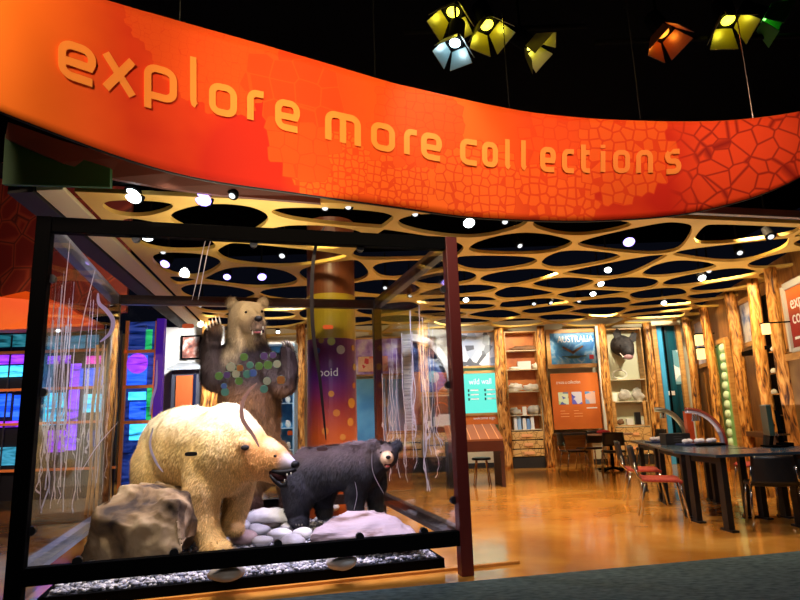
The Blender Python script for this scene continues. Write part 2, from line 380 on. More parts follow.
def banner_mat():
    m, nt, b = nodes('printed_banner_cloth'); N = nt.nodes; L = nt.links
    uv = N.new('ShaderNodeTexCoord')
    def vor(scale, feat='DISTANCE_TO_EDGE'):
        t = N.new('ShaderNodeTexVoronoi'); t.feature = feat; t.inputs['Randomness'].default_value = .5 if scale != 5.5 else 1; t.inputs['Scale'].default_value = scale; L.new(uv.outputs['UV'], t.inputs['Vector']); return t.outputs['Distance']
    def ramp(src, a, c, va=0., vc=1.):
        r = N.new('ShaderNodeMapRange'); r.inputs[1].default_value = a; r.inputs[2].default_value = c; r.inputs[3].default_value = va; r.inputs[4].default_value = vc; L.new(src, r.inputs[0]); return r.outputs[0]
    nz = N.new('ShaderNodeTexNoise'); nz.inputs['Scale'].default_value = 1.1; nz.inputs['Detail'].default_value = 3; L.new(uv.outputs['UV'], nz.inputs['Vector'])
    def mix(fac, c1, c2):
        x = N.new('ShaderNodeMix'); x.data_type = 'RGBA'
        if hasattr(fac, 'links') or not isinstance(fac, float): L.new(fac, x.inputs[0])
        for i, c in ((6, c1), (7, c2)):
            if isinstance(c, tuple): x.inputs[i].default_value = (*c, 1)
            else: L.new(c, x.inputs[i])
        return x.outputs[2]
    def mul(a, c):
        q = N.new('ShaderNodeMath'); q.operation = 'MULTIPLY'; L.new(a, q.inputs[0])
        if isinstance(c, float): q.inputs[1].default_value = c
        else: L.new(c, q.inputs[1])
        return q.outputs[0]
    sep = N.new('ShaderNodeSeparateXYZ'); L.new(uv.outputs['UV'], sep.inputs[0])
    # u: 0..10 along; print colours, left end and middle lightened as if lit
    col = mix(ramp(nz.outputs[0], .38, .62), (.62, .018, .004), (.80, .055, .004))
    endl = ramp(sep.outputs[0], alen(130), alen(0)); col = mix(endl, col, (.95, .20, .008))
    m1 = ramp(sep.outputs[0], alen(310), alen(430)); m2 = ramp(sep.outputs[0], alen(560), alen(470)); col = mix(mul(m1, m2), col, (.95, .13, .008))
    bump = None
    def blob(cx, cy, r, scale, fillc, linec, lw=.05, scal=True):
        nonlocal col
        d = N.new('ShaderNodeVectorMath'); d.operation = 'DISTANCE'; L.new(uv.outputs['UV'], d.inputs[0]); d.inputs[1].default_value = (cx, cy, 0)
        cell = N.new('ShaderNodeTexVoronoi'); cell.feature = 'F1'; cell.inputs['Randomness'].default_value = .5; cell.inputs['Scale'].default_value = scale; L.new(uv.outputs['UV'], cell.inputs['Vector'])
        # whole cells whose centre lies inside the circle
        dc = N.new('ShaderNodeVectorMath'); dc.operation = 'DISTANCE'; L.new(cell.outputs['Position'], dc.inputs[0]); dc.inputs[1].default_value = (cx, cy, 0)
        inside = N.new('ShaderNodeMath'); inside.operation = 'LESS_THAN'; L.new(dc.outputs['Value'], inside.inputs[0]); inside.inputs[1].default_value = r
        e = vor(scale); ln = N.new('ShaderNodeMath'); ln.operation = 'LESS_THAN'; L.new(e, ln.inputs[0]); ln.inputs[1].default_value = lw
        c = mix(ln.outputs[0], fillc, linec); col = mix(inside.outputs[0], col, c)
    O1 = (.84, .085, .006); O2 = (.90, .125, .008); RD = (.79, .058, .004)
    for a in BLOBS: blob(a[0], a[1], a[2], a[3], O1 if a[4] == 1 else (O2 if a[4] == 2 else RD), RD if a[4] != 0 else O1, a[5])
    # cracked print at the right end
    msk = ramp(sep.outputs[0], CRK, CRK+.35); e = vor(5.5)
    ln = ramp(e, 0., .07); ca = mix(ln, (.30, .008, .003), (.85, .07, .01)); col = mix(msk, col, ca)
    L.new(col, b.inputs['Base Color']); b.inputs['Roughness'].default_value = .75; b.inputs['Specular IOR Level'].default_value = .25
    return m
# arc length table
AL = {}; s_ = 0; prev = None; xs = list(range(-120, 901, 10))
for x in xs:
    p = bpt(x, lerp(BOT, x)); q = Vector((p.x, p.y, 0))
    if prev is not None: s_ += (q-prev).length
    prev = q; AL[x] = s_
def alen(x):
    x0 = int(math.floor(x/10)*10); t = (x-x0)/10; return AL[x0]*(1-t)+AL[min(x0+10, 900)]*t
def uvof(x, y): return (alen(x), bpt(x, y).z)
BLOBS = [(*uvof(165, 25), .28, 22, 1, .03), (*uvof(215, 55), .50, 16, 1, .02), (*uvof(330, 165), .36, 18, 2, .10), (*uvof(295, 95), .38, 5, 0, .03), (*uvof(300, 150), .30, 8, 1, .03),
         (*uvof(400, 185), .30, 16, 2, .1), (*uvof(420, 125), .45, 11, 1, .04), (*uvof(480, 185), .42, 12, 2, .08), (*uvof(560, 190), .40, 11, 2, .1), (*uvof(560, 140), .36, 8, 1, .06), (*uvof(625, 155), .5, 9, 2, .08)]
CRK = alen(668)
NV = 16
vs = []; fs = []; uvs = []
for x in xs:
    t0 = lerp(TOP, x); b0 = lerp(BOT, x)
    for j in range(NV+1):
        y = b0+(t0-b0)*j/NV; p = bpt(x, y)
        p = toward(p, .05*math.sin(PI*j/NV) + .012*noise.noise(Vector((x*.02, j*.15, 0))))
        vs.append(p); uvs.append((AL[x], p.z))
for i in range(len(xs)-1):
    for j in range(NV): a = i*(NV+1)+j; fs.append((a, a+NV+1, a+NV+2, a+1))
bloc = bpt(400, 207)
ban = thing('hanging_banner', 'long curved orange-red printed banner reading explore more collections', 'banner', bloc)
me = bpy.data.meshes.new('cloth'); me.from_pydata([tuple(v-bloc) for v in vs], [], fs); me.update()
ul = me.uv_layers.new(name='UVMap')
for l in me.loops: ul.data[l.index].uv = uvs[l.vertex_index]
me.polygons.foreach_set('use_smooth', [True]*len(me.polygons)); me.materials.append(banner_mat())
bo = bpy.data.objects.new('cloth', me); COL.objects.link(bo); bo.parent = ban
sm = bo.modifiers.new('thick', 'SOLIDIFY'); sm.thickness = .006; sm.offset = 0
rb = MB().tube([bpt(x, lerp(BOT, x))+Vector((0, .03, .01)) for x in xs], .018, 6).build('bottom_rod', DARK, ban)
rt_ = MB().tube([bpt(x, lerp(TOP, x))+Vector((0, .03, 0)) for x in xs], .018, 6).build('top_rod', mat('orange_rod', (.8, .1, .02), .4), ban)
for x in (178, 375, 510, 642, 755):
    p = bpt(x, lerp(TOP, x))+Vector((0, .03, 0)); MB().cyl(p, (p.x, p.y, 6.0), .006, n=6).build('cable', CHROME, ban)
# lettering drawn as strokes
def arc(cx, cy, r, a0, a1, n=6): return [(cx+r*math.cos(R(a0+(a1-a0)*i/n)), cy+r*math.sin(R(a0+(a1-a0)*i/n))) for i in range(n+1)]
r_ = .28
def rr(w=.8): return arc(w-r_, 1-r_, r_, 0, 90)+arc(r_, 1-r_, r_, 90, 180)+arc(r_, r_, r_, 180, 270)+arc(w-r_, r_, r_, 270, 360)
GL = {
 'e': (.8, [[(.8-.05, 0.0)]+arc(r_, r_, r_, 270, 180)+arc(r_, 1-r_, r_, 180, 90)+arc(.8-r_, 1-r_, r_, 90, 0)+[(.8, .62), (.74, .46), (.1, .46)]]),
 'x': (.8, [[(0, 1), (.8, 0)], [(.8, 1), (0, 0)]]),
 'p': (.8, [[(0, -.42), (0, .5)]+arc(r_, 1-r_, r_, 180, 90)+arc(.8-r_, 1-r_, r_, 90, 0)+arc(.8-r_, r_, r_, 0, -90)+[(.1, 0)]]),
 'l': (.25, [[(0, 1.42)]+arc(.22, .22, .22, 180, 270)]),
 'o': (.8, [rr()+[(.8, .72)]]),
 'r': (.5, [[(0, 0), (0, .5)]+arc(r_, 1-r_, r_, 180, 90)+[(.5, 1)]]),
 'm': (1.3, [[(0, 0), (0, .5)]+arc(r_, 1-r_, r_, 180, 90)+arc(.65-.2, 1-.2, .2, 90, 0)+[(.65, 0)], [(.6, 1)]+arc(1.3-r_, 1-r_, r_, 90, 0)+[(1.3, 0)]]),
 'c': (.7, [[(.7, 0)]+arc(r_, r_, r_, 270, 180)+arc(r_, 1-r_, r_, 180, 90)+[(.7, 1)]]),
 't': (.5, [[(.08, 1.35), (.08, .3)]+arc(.3, .22, .22, 180, 270)+[(.5, 0)], [(.08, 1), (.48, 1)]]),
 'i': (.2, [[(.1, 1), (.1, 0)], [(.1, 1.32), (.1, 1.34)]]),
 'n': (.8, [[(0, 0), (0, .5)]+arc(r_, 1-r_, r_, 180, 90)+arc(.8-r_, 1-r_, r_, 90, 0)+[(.8, 0)]]),
 's': (.7, [[(.68, 1), (.2, 1)]+arc(.23, .76, .24, 90, 270)+arc(.47, .26, .26, 90, -90)+[(.02, 0)]]),
}
def stroke_cells(pts, w):
    """outline quads of a thick polyline, with mitred joints"""
    out = []
    P = [Vector((*p, 0)) for p in pts]
    Q = [P[0]]
    for p in P[1:]:
        if (p-Q[-1]).length > 1e-4: Q.append(p)
    # resample finely
    S_ = [Q[0]]
    for a, b in zip(Q, Q[1:]):
        n = max(1, int((b-a).length/.09)); S_ += [a+(b-a)*k/n for k in range(1, n+1)]
    d0 = (S_[1]-S_[0]).normalized(); d1 = (S_[-1]-S_[-2]).normalized(); S_[0] = S_[0]-d0*w*.3; S_[-1] = S_[-1]+d1*w*.3
    L_, R_ = [], []
    for i, p in enumerate(S_):
        a = (S_[i]-S_[i-1]).normalized() if i else None; b = (S_[i+1]-S_[i]).normalized() if i < len(S_)-1 else None
        d = ((a or b)+(b or a)).normalized(); k = w/2
        if a and b: k = w/2/max(.6, math.sqrt(max(.3, (1+a.dot(b))/2)))
        s = Vector((-d.y, d.x, 0)); L_.append(p+s*k); R_.append(p-s*k)
    return L_, R_
AMB = mat('amber_letters', (1.0, .30, .03), .7)
WORD = [('e',58,96,82,43),('x',103,135,94,55),('p',144,177,101,66),('l',190,198,107,69),('o',209,237,116,84),('r',247,265,122,90),('e',275,300,131,100),
 ('m',325,361,144,113),('o',371,395,151,123),('r',404,418,156,129),('e',421,442,160,133),('c',460,478,165,139),('o',482,498,167,142),('l',505,511,169,146),('l',521,527,170,147),
 ('e',540,556,172,147),('c',562,575,173,149),('t',580,591,173,150),('i',600,606,173,150),('o',613,630,173,150),('n',636,653,174,150),('s',665,681,174,149)]
for ch, x0, x1, yb, yt in WORD:
    wd, strokes = GL[ch]; hw = .085
    lm = MB(); sx = (x1-x0)/(wd+.23); sy = (yb-yt)/1.23
    slope = (lerp(TOP, (x0+x1)/2+10)-lerp(TOP, (x0+x1)/2-10)+lerp(BOT, (x0+x1)/2+10)-lerp(BOT, (x0+x1)/2-10))/40
    Hh = yb-yt; ws = min(.21, .8*(x1-x0)/Hh)
    for st in strokes:
        L_, R_ = stroke_cells([(ws/2+p[0]*((x1-x0)/Hh-ws)/wd, ws/2+p[1]*(1-ws)) for p in st], ws)
        def mp(p, lf):
            px = x0+p.x*Hh; py = yb-p.y*Hh+slope*(px-(x0+x1)/2); q = bpt(px, py)
            t0 = lerp(TOP, px); b0 = lerp(BOT, px); j = min(1, max(0, (b0-py)/(b0-t0)))
            return toward(q, .05*math.sin(PI*j)+lf)
        n = len(L_); A = [mp(p, .004) for p in L_]+[mp(p, .004) for p in R_]; B_ = [mp(p, .018) for p in L_]+[mp(p, .018) for p in R_]
        f = []
        for i in range(n-1): f += [(i, i+1, n+i+1, n+i), (2*n+i, 3*n+i, 3*n+i+1, 2*n+i+1), (i, 2*n+i, 2*n+i+1, i+1), (n+i, n+i+1, 3*n+i+1, 3*n+i)]
        f += [(0, n, 3*n, 2*n), (n-1, 3*n-1, 4*n-1, 2*n-1)]
        lm.add(A+B_, f)
    lm.build('letter', AMB, ban)

# dark soffit, brown fascia and green panel under the banner at left
sof = thing('ceiling_soffit', 'dark header with brown curved fascia and green end panel under the banner', 'soffit', cs(0, .55, 3.2))
p = [ony(4, 183, 4.45), ony(4, 137, 4.45), ony(60, 160, 4.5), ony(60, 186, 4.5)]
MB().slab([ony(2, 184, 4.4), ony(5, 134, 4.4), ony(110, 168, 4.6), ony(110, 187, 4.6)], (0, .04, 0)).build('end_panel', mat('dark_green_panel', (.012, .075, .012), .6), sof, label='dark green end panel')
tp = [(8, 122), (60, 140), (120, 158), (180, 172), (240, 184), (320, 196)]; bt = [(5, 138), (60, 162), (110, 178), (160, 187), (220, 195), (320, 203)]
m_ = MB()
for (a, b), (c, d) in zip(zip(tp, bt), zip(tp[1:], bt[1:])):
    y0 = 4.3+.3*a[0]/100; y1 = 4.3+.3*c[0]/100
    m_.slab([ony(*a, y0), ony(*b, y0), ony(*d, y1), ony(*c, y1)], (0, .05, 0))
m_.build('fascia', mat('brown_fascia', (.10, .025, .01), .6), sof)
MB().beam(cs(-.62, .72, 3.31), cs(5.3, .72, 3.31), .10, .10).build('edge_beam', BLACK, sof)
# ------------------------------------------------------------------ display case
case = thing('display_case', 'large glass display case with black frame holding three mounted bears', 'display case', cs(0, 0), CANG)
def cbox(u0, u1, v0, v1, z0, z1): return MB().box(cs((u0+u1)/2, (v0+v1)/2, (z0+z1)/2), (u1-u0, v1-v0, z1-z0), CANG)
W_ = .10
for u in (0, CW):
    for v in (0, CD):
        cbox(u-W_/2, u+W_/2, v-W_/2, v+W_/2, 0, CH).build('post', REDFR if (u == CW and v == 0) else (BRONZE if v else BLACK), case, bevel=.006, label='oxblood corner post' if (u == CW and v == 0) else None)
RB = .22; LITRAIL = mat('lit_satin_rail', (.30, .32, .40), .4, .2)  # left rails paler: light falling on them put into the colour
for z0, z1, nm in ((CH-.11, CH, 'top_rail'), (RB, RB+.11, 'bottom_rail')):
    for v in (0, CD): cbox(W_/2, CW-W_/2, v-.04, v+.04, z0, z1).build(nm, BLACK if v == 0 else BRONZE, case, bevel=.004)
    for u in (0, CW): cbox(u-.04, u+.04, W_/2, CD-W_/2, z0, z1).build(nm, LITRAIL if u == 0 else BRONZE, case, bevel=.004)
panes = []
for v in (0, CD): panes.append(cbox(W_/2, CW-W_/2, v+.045 if v == 0 else v-.055, v+.055 if v == 0 else v-.045, RB+.05, CH-.05).build('glass_pane', GLASS, case))
for u, s in ((0, 1), (CW, -1)): panes.append(cbox(min(u+s*.045, u+s*.055), max(u+s*.045, u+s*.055), W_/2, CD-W_/2, RB+.05, CH-.05).build('glass_pane', GLASS, case))
def clip_(u, v, z, ax):
    d = CV if ax == 'v' else CU; c = cs(u, v, z)
    MB().cyl(c-d*.02, c+d*.02, .03, n=14).build('glass_clip', BLACKPL, case)
for u in (.35, .95, 1.65, 2.25, 2.75): clip_(u, .02, RB+.12, 'v')
for u in (.6, 1.45, 2.3): clip_(u, .02, CH-.12, 'v')
for z in (.55, 1.45, 2.25): clip_(.06, .03, z, 'v'); clip_(CW-.06, .03, z, 'v')
# reflections in the panes modelled as thin films and discs, plus oval stickers
def reflmat(name, c):
    m, nt, b = nodes(name); N = nt.nodes; L = nt.links; tl = N.new('ShaderNodeBsdfTranslucent'); tl.inputs[0].default_value = (*c, 1); b.inputs['Base Color'].default_value = (*c, 1); b.inputs['Roughness'].default_value = .4
    mx = N.new('ShaderNodeMixShader'); mx.inputs[0].default_value = .5; L.new(b.outputs[0], mx.inputs[1]); L.new(tl.outputs[0], mx.inputs[2]); L.new(mx.outputs[0], N['Material Output'].inputs[0]); return m
PINKW = reflmat('pale_pink_reflection', (.95, .72, .68)); LILAC = reflmat('lilac_reflection', (.72, .66, .98))
ORST = mat('orange_sticker', (.95, .14, .01), .5)
STR = reflmat('white_strand_reflection', (.95, .93, 1)); PALE = reflmat('pale_reflection', (.95, .9, 1))
def onfront(x, y, lift=0):    # point where the sight line meets the front pane plane
    r = ray(x, y); o_ = cs(0, .06+lift, 0); t = (o_-CAM).dot(CV)/r.dot(CV); return CAM + r*t
def smoothpath(pts, n=6):
    out = []
    for i in range(len(pts)-1):
        p0 = pts[max(i-1, 0)]; p1 = pts[i]; p2 = pts[i+1]; p3 = pts[min(i+2, len(pts)-1)]
        for k in range(n):
            t = k/n; out.append(tuple(.5*((2*b)+(-a+c)*t+(2*a-5*b+4*c-d)*t*t+(-a+3*b-3*c+d)*t**3) for a, b, c, d in zip(p0, p1, p2, p3)))
    out.append(tuple(pts[-1])); return out
def film(pts, wpx, m, name='reflected_curve', label=None):
    q = smoothpath(pts); n = len(q); P = [onfront(*a) for a in q]
    ws = [wpx*.0068*max(.15, math.sin(PI*(i+.5)/n)**.5) for i in range(n)]
    return MB().ribbon(P, CV, ws, .002).build(name, m, case, label=label)
film([(257, 383), (248, 392), (242, 405), (243, 420), (253, 435), (259, 447)], 4.5, PINKW, label='pale pink curved reflection modelled on the front pane')
film([(98, 293), (99, 303), (107, 311), (113, 321), (110, 333), (100, 342)], 4.5, LILAC, label='lilac curved reflection modelled on the front pane')
film([(157, 360), (156, 385), (152, 400), (150, 415)], 2.5, LILAC)
film([(153, 428), (150, 445), (156, 462), (163, 472)], 2.5, PALE)
film([(208, 232), (203, 250), (198, 275), (192, 300)], .9, PALE)
film([(213, 233), (208, 250), (203, 275), (198, 300)], .9, PALE)
film([(325, 226), (316, 245), (312, 280), (313, 330), (320, 380), (326, 440)], 4.5, mat('dark_maroon_reflection', (.015, .003, .008), .5), label='dark maroon line reflection modelled on the pane in front of the column')
for sx, pts in ((0, [(70, 240), (64, 300), (60, 360)]), (1, [(95, 270), (84, 315), (78, 350)]), (2, [(120, 420), (98, 445), (82, 470)])): film(pts, .8, PALE)
film([(372, 450), (373, 472), (384, 494)], .55, PALE); film([(355, 482), (357, 495), (354, 510)], .5, PALE)
def sticker(x, y, w, h, m, name='oval_sticker', label=None):
    c = onfront(x, y); a = [c+CU*(w/2*math.copysign(abs(math.cos(t))**.6, math.cos(t)))+Vector((0, 0, h/2*math.copysign(abs(math.sin(t))**.6, math.sin(t)))) for t in [2*PI*k/18 for k in range(18)]]
    return MB().slab(a, CV*.003).build(name, m, case, label=label)
for x, y in ((188, 326), (328, 327), (290, 433)):
    s = sticker(x, y, .085 if x != 290 else .04, .035, ORST, label='orange oval sticker')
sticker(191, 454, .085, .03, mat('dark_sticker', (.03, .02, .02), .5), label='dark oval sticker'); sticker(322, 449, .085, .03, mat('mauve_sticker', (.25, .12, .13), .5), label='mauve oval sticker')
random.seed(5)
BC = [reflmat('badge_'+n, c) for n, c in (('green', (.35, .6, .2)), ('blue', (.25, .4, .9)), ('teal', (.3, .65, .6)), ('amber', (.8, .4, .12)), ('grey', (.8, .8, .7)), ('violet', (.35, .2, .6)))]
BRIM = reflmat('badge_rim', (.6, .9, .7))
for i, (x, y, r) in enumerate([(219,376,4),(227,375,3.5),(236,374,4),(231,367,4.5),(240,368,3.5),(250,365,3.5),(247,374,4),(253,373,4),(259,366,4),(268,365,4.5),(264,356,4),(277,364,4),(267,381,4),(281,380,4.5),(264,389,4),(225,392,4),(224,386,3),(239,381,4),(244,357,4),(273,355,3.5)]):  # coloured reflections built as translucent discs on the front pane
    k = sticker(x, y, r*.0135, r*.0135, BC[(i*5+i//3) % 6], 'round_reflection', None)
    c = onfront(x, y, .004); MB().tube([c+(CU*math.cos(t)+Vector((0, 0, 1))*math.sin(t))*r*.0068 for t in [2*PI*j/16 for j in range(17)]], .003, 5, False).build('rim', BRIM, k)
# reflections of hanging strands, modelled as thin ribbons on the side panes
def strands(pane, u, n, seed, v0, v1, zt, zb):
    rnd = random.Random(seed); mb = MB()
    for i in range(n):
        v = rnd.uniform(v0, v1); a = rnd.uniform(zt-.9, zt); b = rnd.uniform(zb, zb+.7)
        if rnd.random() < .35: a = rnd.uniform(zb+.5, zb+1.1)
        ph = rnd.uniform(0, 6); amp = rnd.uniform(.01, .05); pts = []
        m = 26
        for k in range(m+1):
            t = k/m; z = a+(b-a)*t; pts.append(cs(u, v+amp*math.sin(ph+t*rnd.uniform(5, 5.6)*(1+t))*t*2, z))
        mb.ribbon(pts, CU, rnd.choice([.008, .013, .026]), .002)
    return mb.build('strand_reflection', STR, pane, label='white wavy strand reflections modelled on the pane')
strands(panes[2], .035, 48, 3, .15, 2.6, 2.45, .5)
strands(panes[3], CW-.035, 30, 8, .3, 2.6, 2.3, .45)
# gravel tray
GZ = .12
tray = thing('gravel_tray', 'low black tray of pale gravel on the floor of the bear case', 'gravel bed', cs(1.5, 1.4, 0), CANG)
def tb(u0, u1, v0, v1, z0, z1): return MB().box(cs((u0+u1)/2, (v0+v1)/2, (z0+z1)/2), (u1-u0, v1-v0, z1-z0), CANG)
tb(.12, 2.93, .24, CD-.1, .0, GZ-.035).build('base', mat('grey_bed', (.16, .16, .18), .9), tray)
for a in ((.1, 2.95, .2, .24), (.1, 2.95, CD-.1, CD-.06), (.08, .12, .2, CD-.06), (2.93, 2.97, .2, CD-.06)): tb(*a, 0, GZ-.03).build('curb', BLACK, tray)
tb(-.08, 3.6, .155, .195, 0, .02).build('wood_edge_strip', mat('amber_strip', (.7, .28, .04), .4), tray)
# ------------------------------------------------------------------ gravel and stones
def stone_tpl(seed, n=8, m=5, amp=.25):
    def fn(p, q):
        k = 1+amp*noise.noise(p*1.3+Vector((seed*7.1, seed, 0))); return q*k
    mb = MB(); mb.ball((0, 0, 0), (1, .75, .55), n, m, None, fn); return mb.v, mb.f
tpl = [stone_tpl(i, 6, 4) for i in range(7)]
random.seed(4); NG = 6500
vs = []; fs = []; mi = []
for i in range(NG):
    u = random.uniform(.14, 2.92); v = .26+(CD-.38)*random.random()**1.35; c = cs(u, v, GZ-.03+random.uniform(0, .022))
    s = random.uniform(.012, .026); tv, tf = tpl[i % 7]; ro = Matrix.Rotation(random.uniform(0, 6.28), 3, 'Z') @ Matrix.Rotation(random.uniform(-.5, .5), 3, 'X'); n0 = len(vs)
    vs += [tuple(ro @ (q*s)+c) for q in tv]; fs += [tuple(k+n0 for k in f) for f in tf]; mi += [i*3 % 4]*len(tf)
c0 = cs(1.5, 1.4, 0)
me = bpy.data.meshes.new('gravel'); Wi = WM[tray.name].inverted(); me.from_pydata([tuple(Wi @ Vector(v)) for v in vs], [], fs); me.update()
for n_, c in (('gravel_pale', (.48, .46, .48)), ('gravel_grey', (.30, .29, .32)), ('gravel_blue_grey', (.18, .19, .24)), ('gravel_white', (.70, .67, .66))): me.materials.append(mat(n_, c, .7))
me.polygons.foreach_set('material_index', mi); me.polygons.foreach_set('use_smooth', [True]*len(fs))
g = bpy.data.objects.new('gravel', me); COL.objects.link(g); g.parent = tray; WM[g.name] = WM[tray.name]; tag(g, kind='stuff')
random.seed(9)
sm_ = [nmat('stone_'+n, a, b, 8, rough=.65, bump=.15) for n, a, b in (('grey', (.40, .37, .36), (.55, .52, .50)), ('pinkish', (.42, .27, .25), (.55, .40, .37)), ('white', (.62, .6, .58), (.78, .76, .74)), ('tan', (.38, .31, .24), (.50, .43, .35)))]
def stone(x, y, wpx, hpx, k, label, z=GZ):
    p = onz(x, y, z); s = wpx/F*p.y*1.0/2
    def fn(a, q): return q*(1+.2*noise.noise(a*1.1+Vector((x, y, 0))))
    h = s*.5
    MB().ball(p+Vector((0, 0, h*.72)), (s, s*.8, h), 16, 10, Matrix.Rotation(random.uniform(-.5, .5), 3, 'Z'), fn).build('river_stone', sm_[k], None, smooth=True, loc=p, label=label, cat='stone', group='large smooth stones on the gravel')
for a in [(238, 531, 24, 8, 0, 'grey flat stone right beside the polar bear front paw'), (243, 543, 27, 9, 1, 'pinkish brown flat stone, front row, nearest the polar bear paw'),
 (258, 534, 22, 8, 0, 'grey stone just right of the stone beside the paw'), (262, 545, 20, 8, 2, 'pale stone right of the pinkish brown stone'),
 (281, 539, 24, 9, 2, 'white rounded stone in the middle of the front row'), (290, 531, 18, 8, 2, 'pale stone below the left hind foot of the black bear'),
 (291, 547, 26, 8, 0, 'grey flat stone closest to the front rail'), (303, 537, 20, 9, 2, 'white stone against the left end of the purple slab'),
 (272, 527, 18, 7, 3, 'tan stone behind the row of large stones'), (239, 515, 16, 5, 0, 'small grey stone far back under the polar bear chin'),
 (278, 516, 18, 5, 0, 'small grey stone far back between the bears'), (331, 510, 16, 9, 2, 'pale boulder between the legs of the black bear'),
 (226, 522, 12, 5, 3, 'small tan stone between the polar bear front legs'), (231, 552, 12, 5, 3, 'small tan stone touching the polar bear toes'),
 (226, 579, 34, 10, 3, 'flat tan stone lying on the front gravel left of the middle'), (342, 568, 30, 6, 0, 'flat grey stone under the front rail below the slab'),
 (250, 519, 15, 5, 2, 'small white stone behind the grey pair'), (312, 548, 14, 7, 0, 'grey stone at the lower left corner of the slab')]: stone(*a)
# big rocks
def rock(name, label, pts, y0, y1, mat_, seed, lean=0., loc=None, rough=.10, facet=.12):
    """front outline in the picture gives a real solid: front face at depth y0, back at y1"""
    bm = bmesh.new(); f = [bm.verts.new(ony(x, y, y0+dy)) for x, y, dy in pts]
    c = sum((v.co for v in f), Vector())/len(f)
    zb = min(v.co.z for v in f)
    b = []
    for v in f:
        q = c+(v.co-c)*.80; q.y += (y1-y0); q.z = max(q.z, zb) if v.co.z > zb+.05 else zb; b.append(bm.verts.new(q))
    n = len(f); fc_ = bm.verts.new(Vector((c.x, y0-.02, c.z))); bm.faces.new(b[::-1])
    for i in range(n): bm.faces.new((f[i], f[(i+1) % n], fc_))
    for i in range(n): bm.faces.new((f[(i+1) % n], f[i], b[i], b[(i+1) % n]))
    bmesh.ops.recalc_face_normals(bm, faces=bm.faces)
    me = bpy.data.meshes.new(name); bm.to_mesh(me); bm.free()
    o = bpy.data.objects.new(name, me); COL.objects.link(o)
    m = o.modifiers.new('r', 'REMESH'); m.mode = 'VOXEL'; m.voxel_size = .016
    dg = bpy.context.evaluated_depsgraph_get(); me2 = bpy.data.meshes.new_from_object(o.evaluated_get(dg)); bpy.data.objects.remove(o)
    bm = bmesh.new(); bm.from_mesh(me2); 
    for it in range(3): bmesh.ops.smooth_vert(bm, verts=bm.verts, factor=.5, use_axis_x=True, use_axis_y=True, use_axis_z=True)
    bm.normal_update()
    for v in bm.verts:
        q = v.co*1.0; s = seed*3.3
        d = noise.fractal(Vector((q.x*2.2+s, q.y*2.2, q.z*(2.2 if not lean else 7))), .9, 2, 5)*rough
        if lean: d = (abs((q.z*14+.6*noise.noise(Vector((q.x*1.5, q.y*1.5, q.z*3)))*2) % 1-.5)*.9-.2)*rough*.8+noise.fractal(Vector((q.x*5+s, q.y*5, q.z*12)), .9, 2, 4)*rough*.5
        else:
            d = d*.15-abs(noise.noise(Vector((q.x*3+s, q.y*3, q.z*3+q.x*2))))*rough*.9-abs(noise.noise(Vector((q.x*7+s, q.y*7, q.z*7))))*rough*.35+rough*.35+noise.fractal(Vector((q.x*14, q.y*14, q.z*14)), .9, 2, 4)*.008
        v.co += v.normal*(d-rough*.2)
    bm.to_mesh(me2); bm.free()
    loc = Vector((c.x, (y0+y1)/2, GZ)); me2.transform(Matrix.Translation(-loc)); me2.name = name
    me2.polygons.foreach_set('use_smooth', [True]*len(me2.polygons)); me2.materials.clear(); me2.materials.append(mat_)
    o = bpy.data.objects.new(name, me2); COL.objects.link(o); o.location = loc
    return tag(o, label, 'rock')
ROCKT = nmat('tan_grey_boulder', (.03, .016, .008), (.36, .25, .13), 3.0, (1, 1, 1), .85, 12, 1, .5, (.17, .10, .04), pos=(.36, .60))
ROCKP = nmat('layered_mauve_slab', (.10, .045, .03), (.36, .28, .31), 2.6, (1, 1, 6), .75, 12, 1, .5, (.32, .24, .26), pos=(.34, .56))
rock('boulder', 'large tan grey boulder at the left front of the case', [(74, 566, 0), (80, 540, 0), (90, 512, 0), (104, 497, .15), (122, 484, .35), (140, 485, .35), (170, 491, .3), (180, 498, .1), (183, 530, 0), (184, 553, 0), (170, 560, 0), (120, 566, 0)], 4.78, 5.45, ROCKT, 2)
rock('rock_slab', 'low long layered mauve grey rock slab at the right front of the case', [(308, 554, 0), (309, 533, 0), (318, 526, .1), (334, 517, .25), (360, 515, .25), (385, 517, .25), (402, 524, .15), (417, 534, .05), (424, 541, 0), (424, 547, 0), (370, 552, 0)], 5.1, 5.6, ROCKP, 5, lean=1, rough=.035)
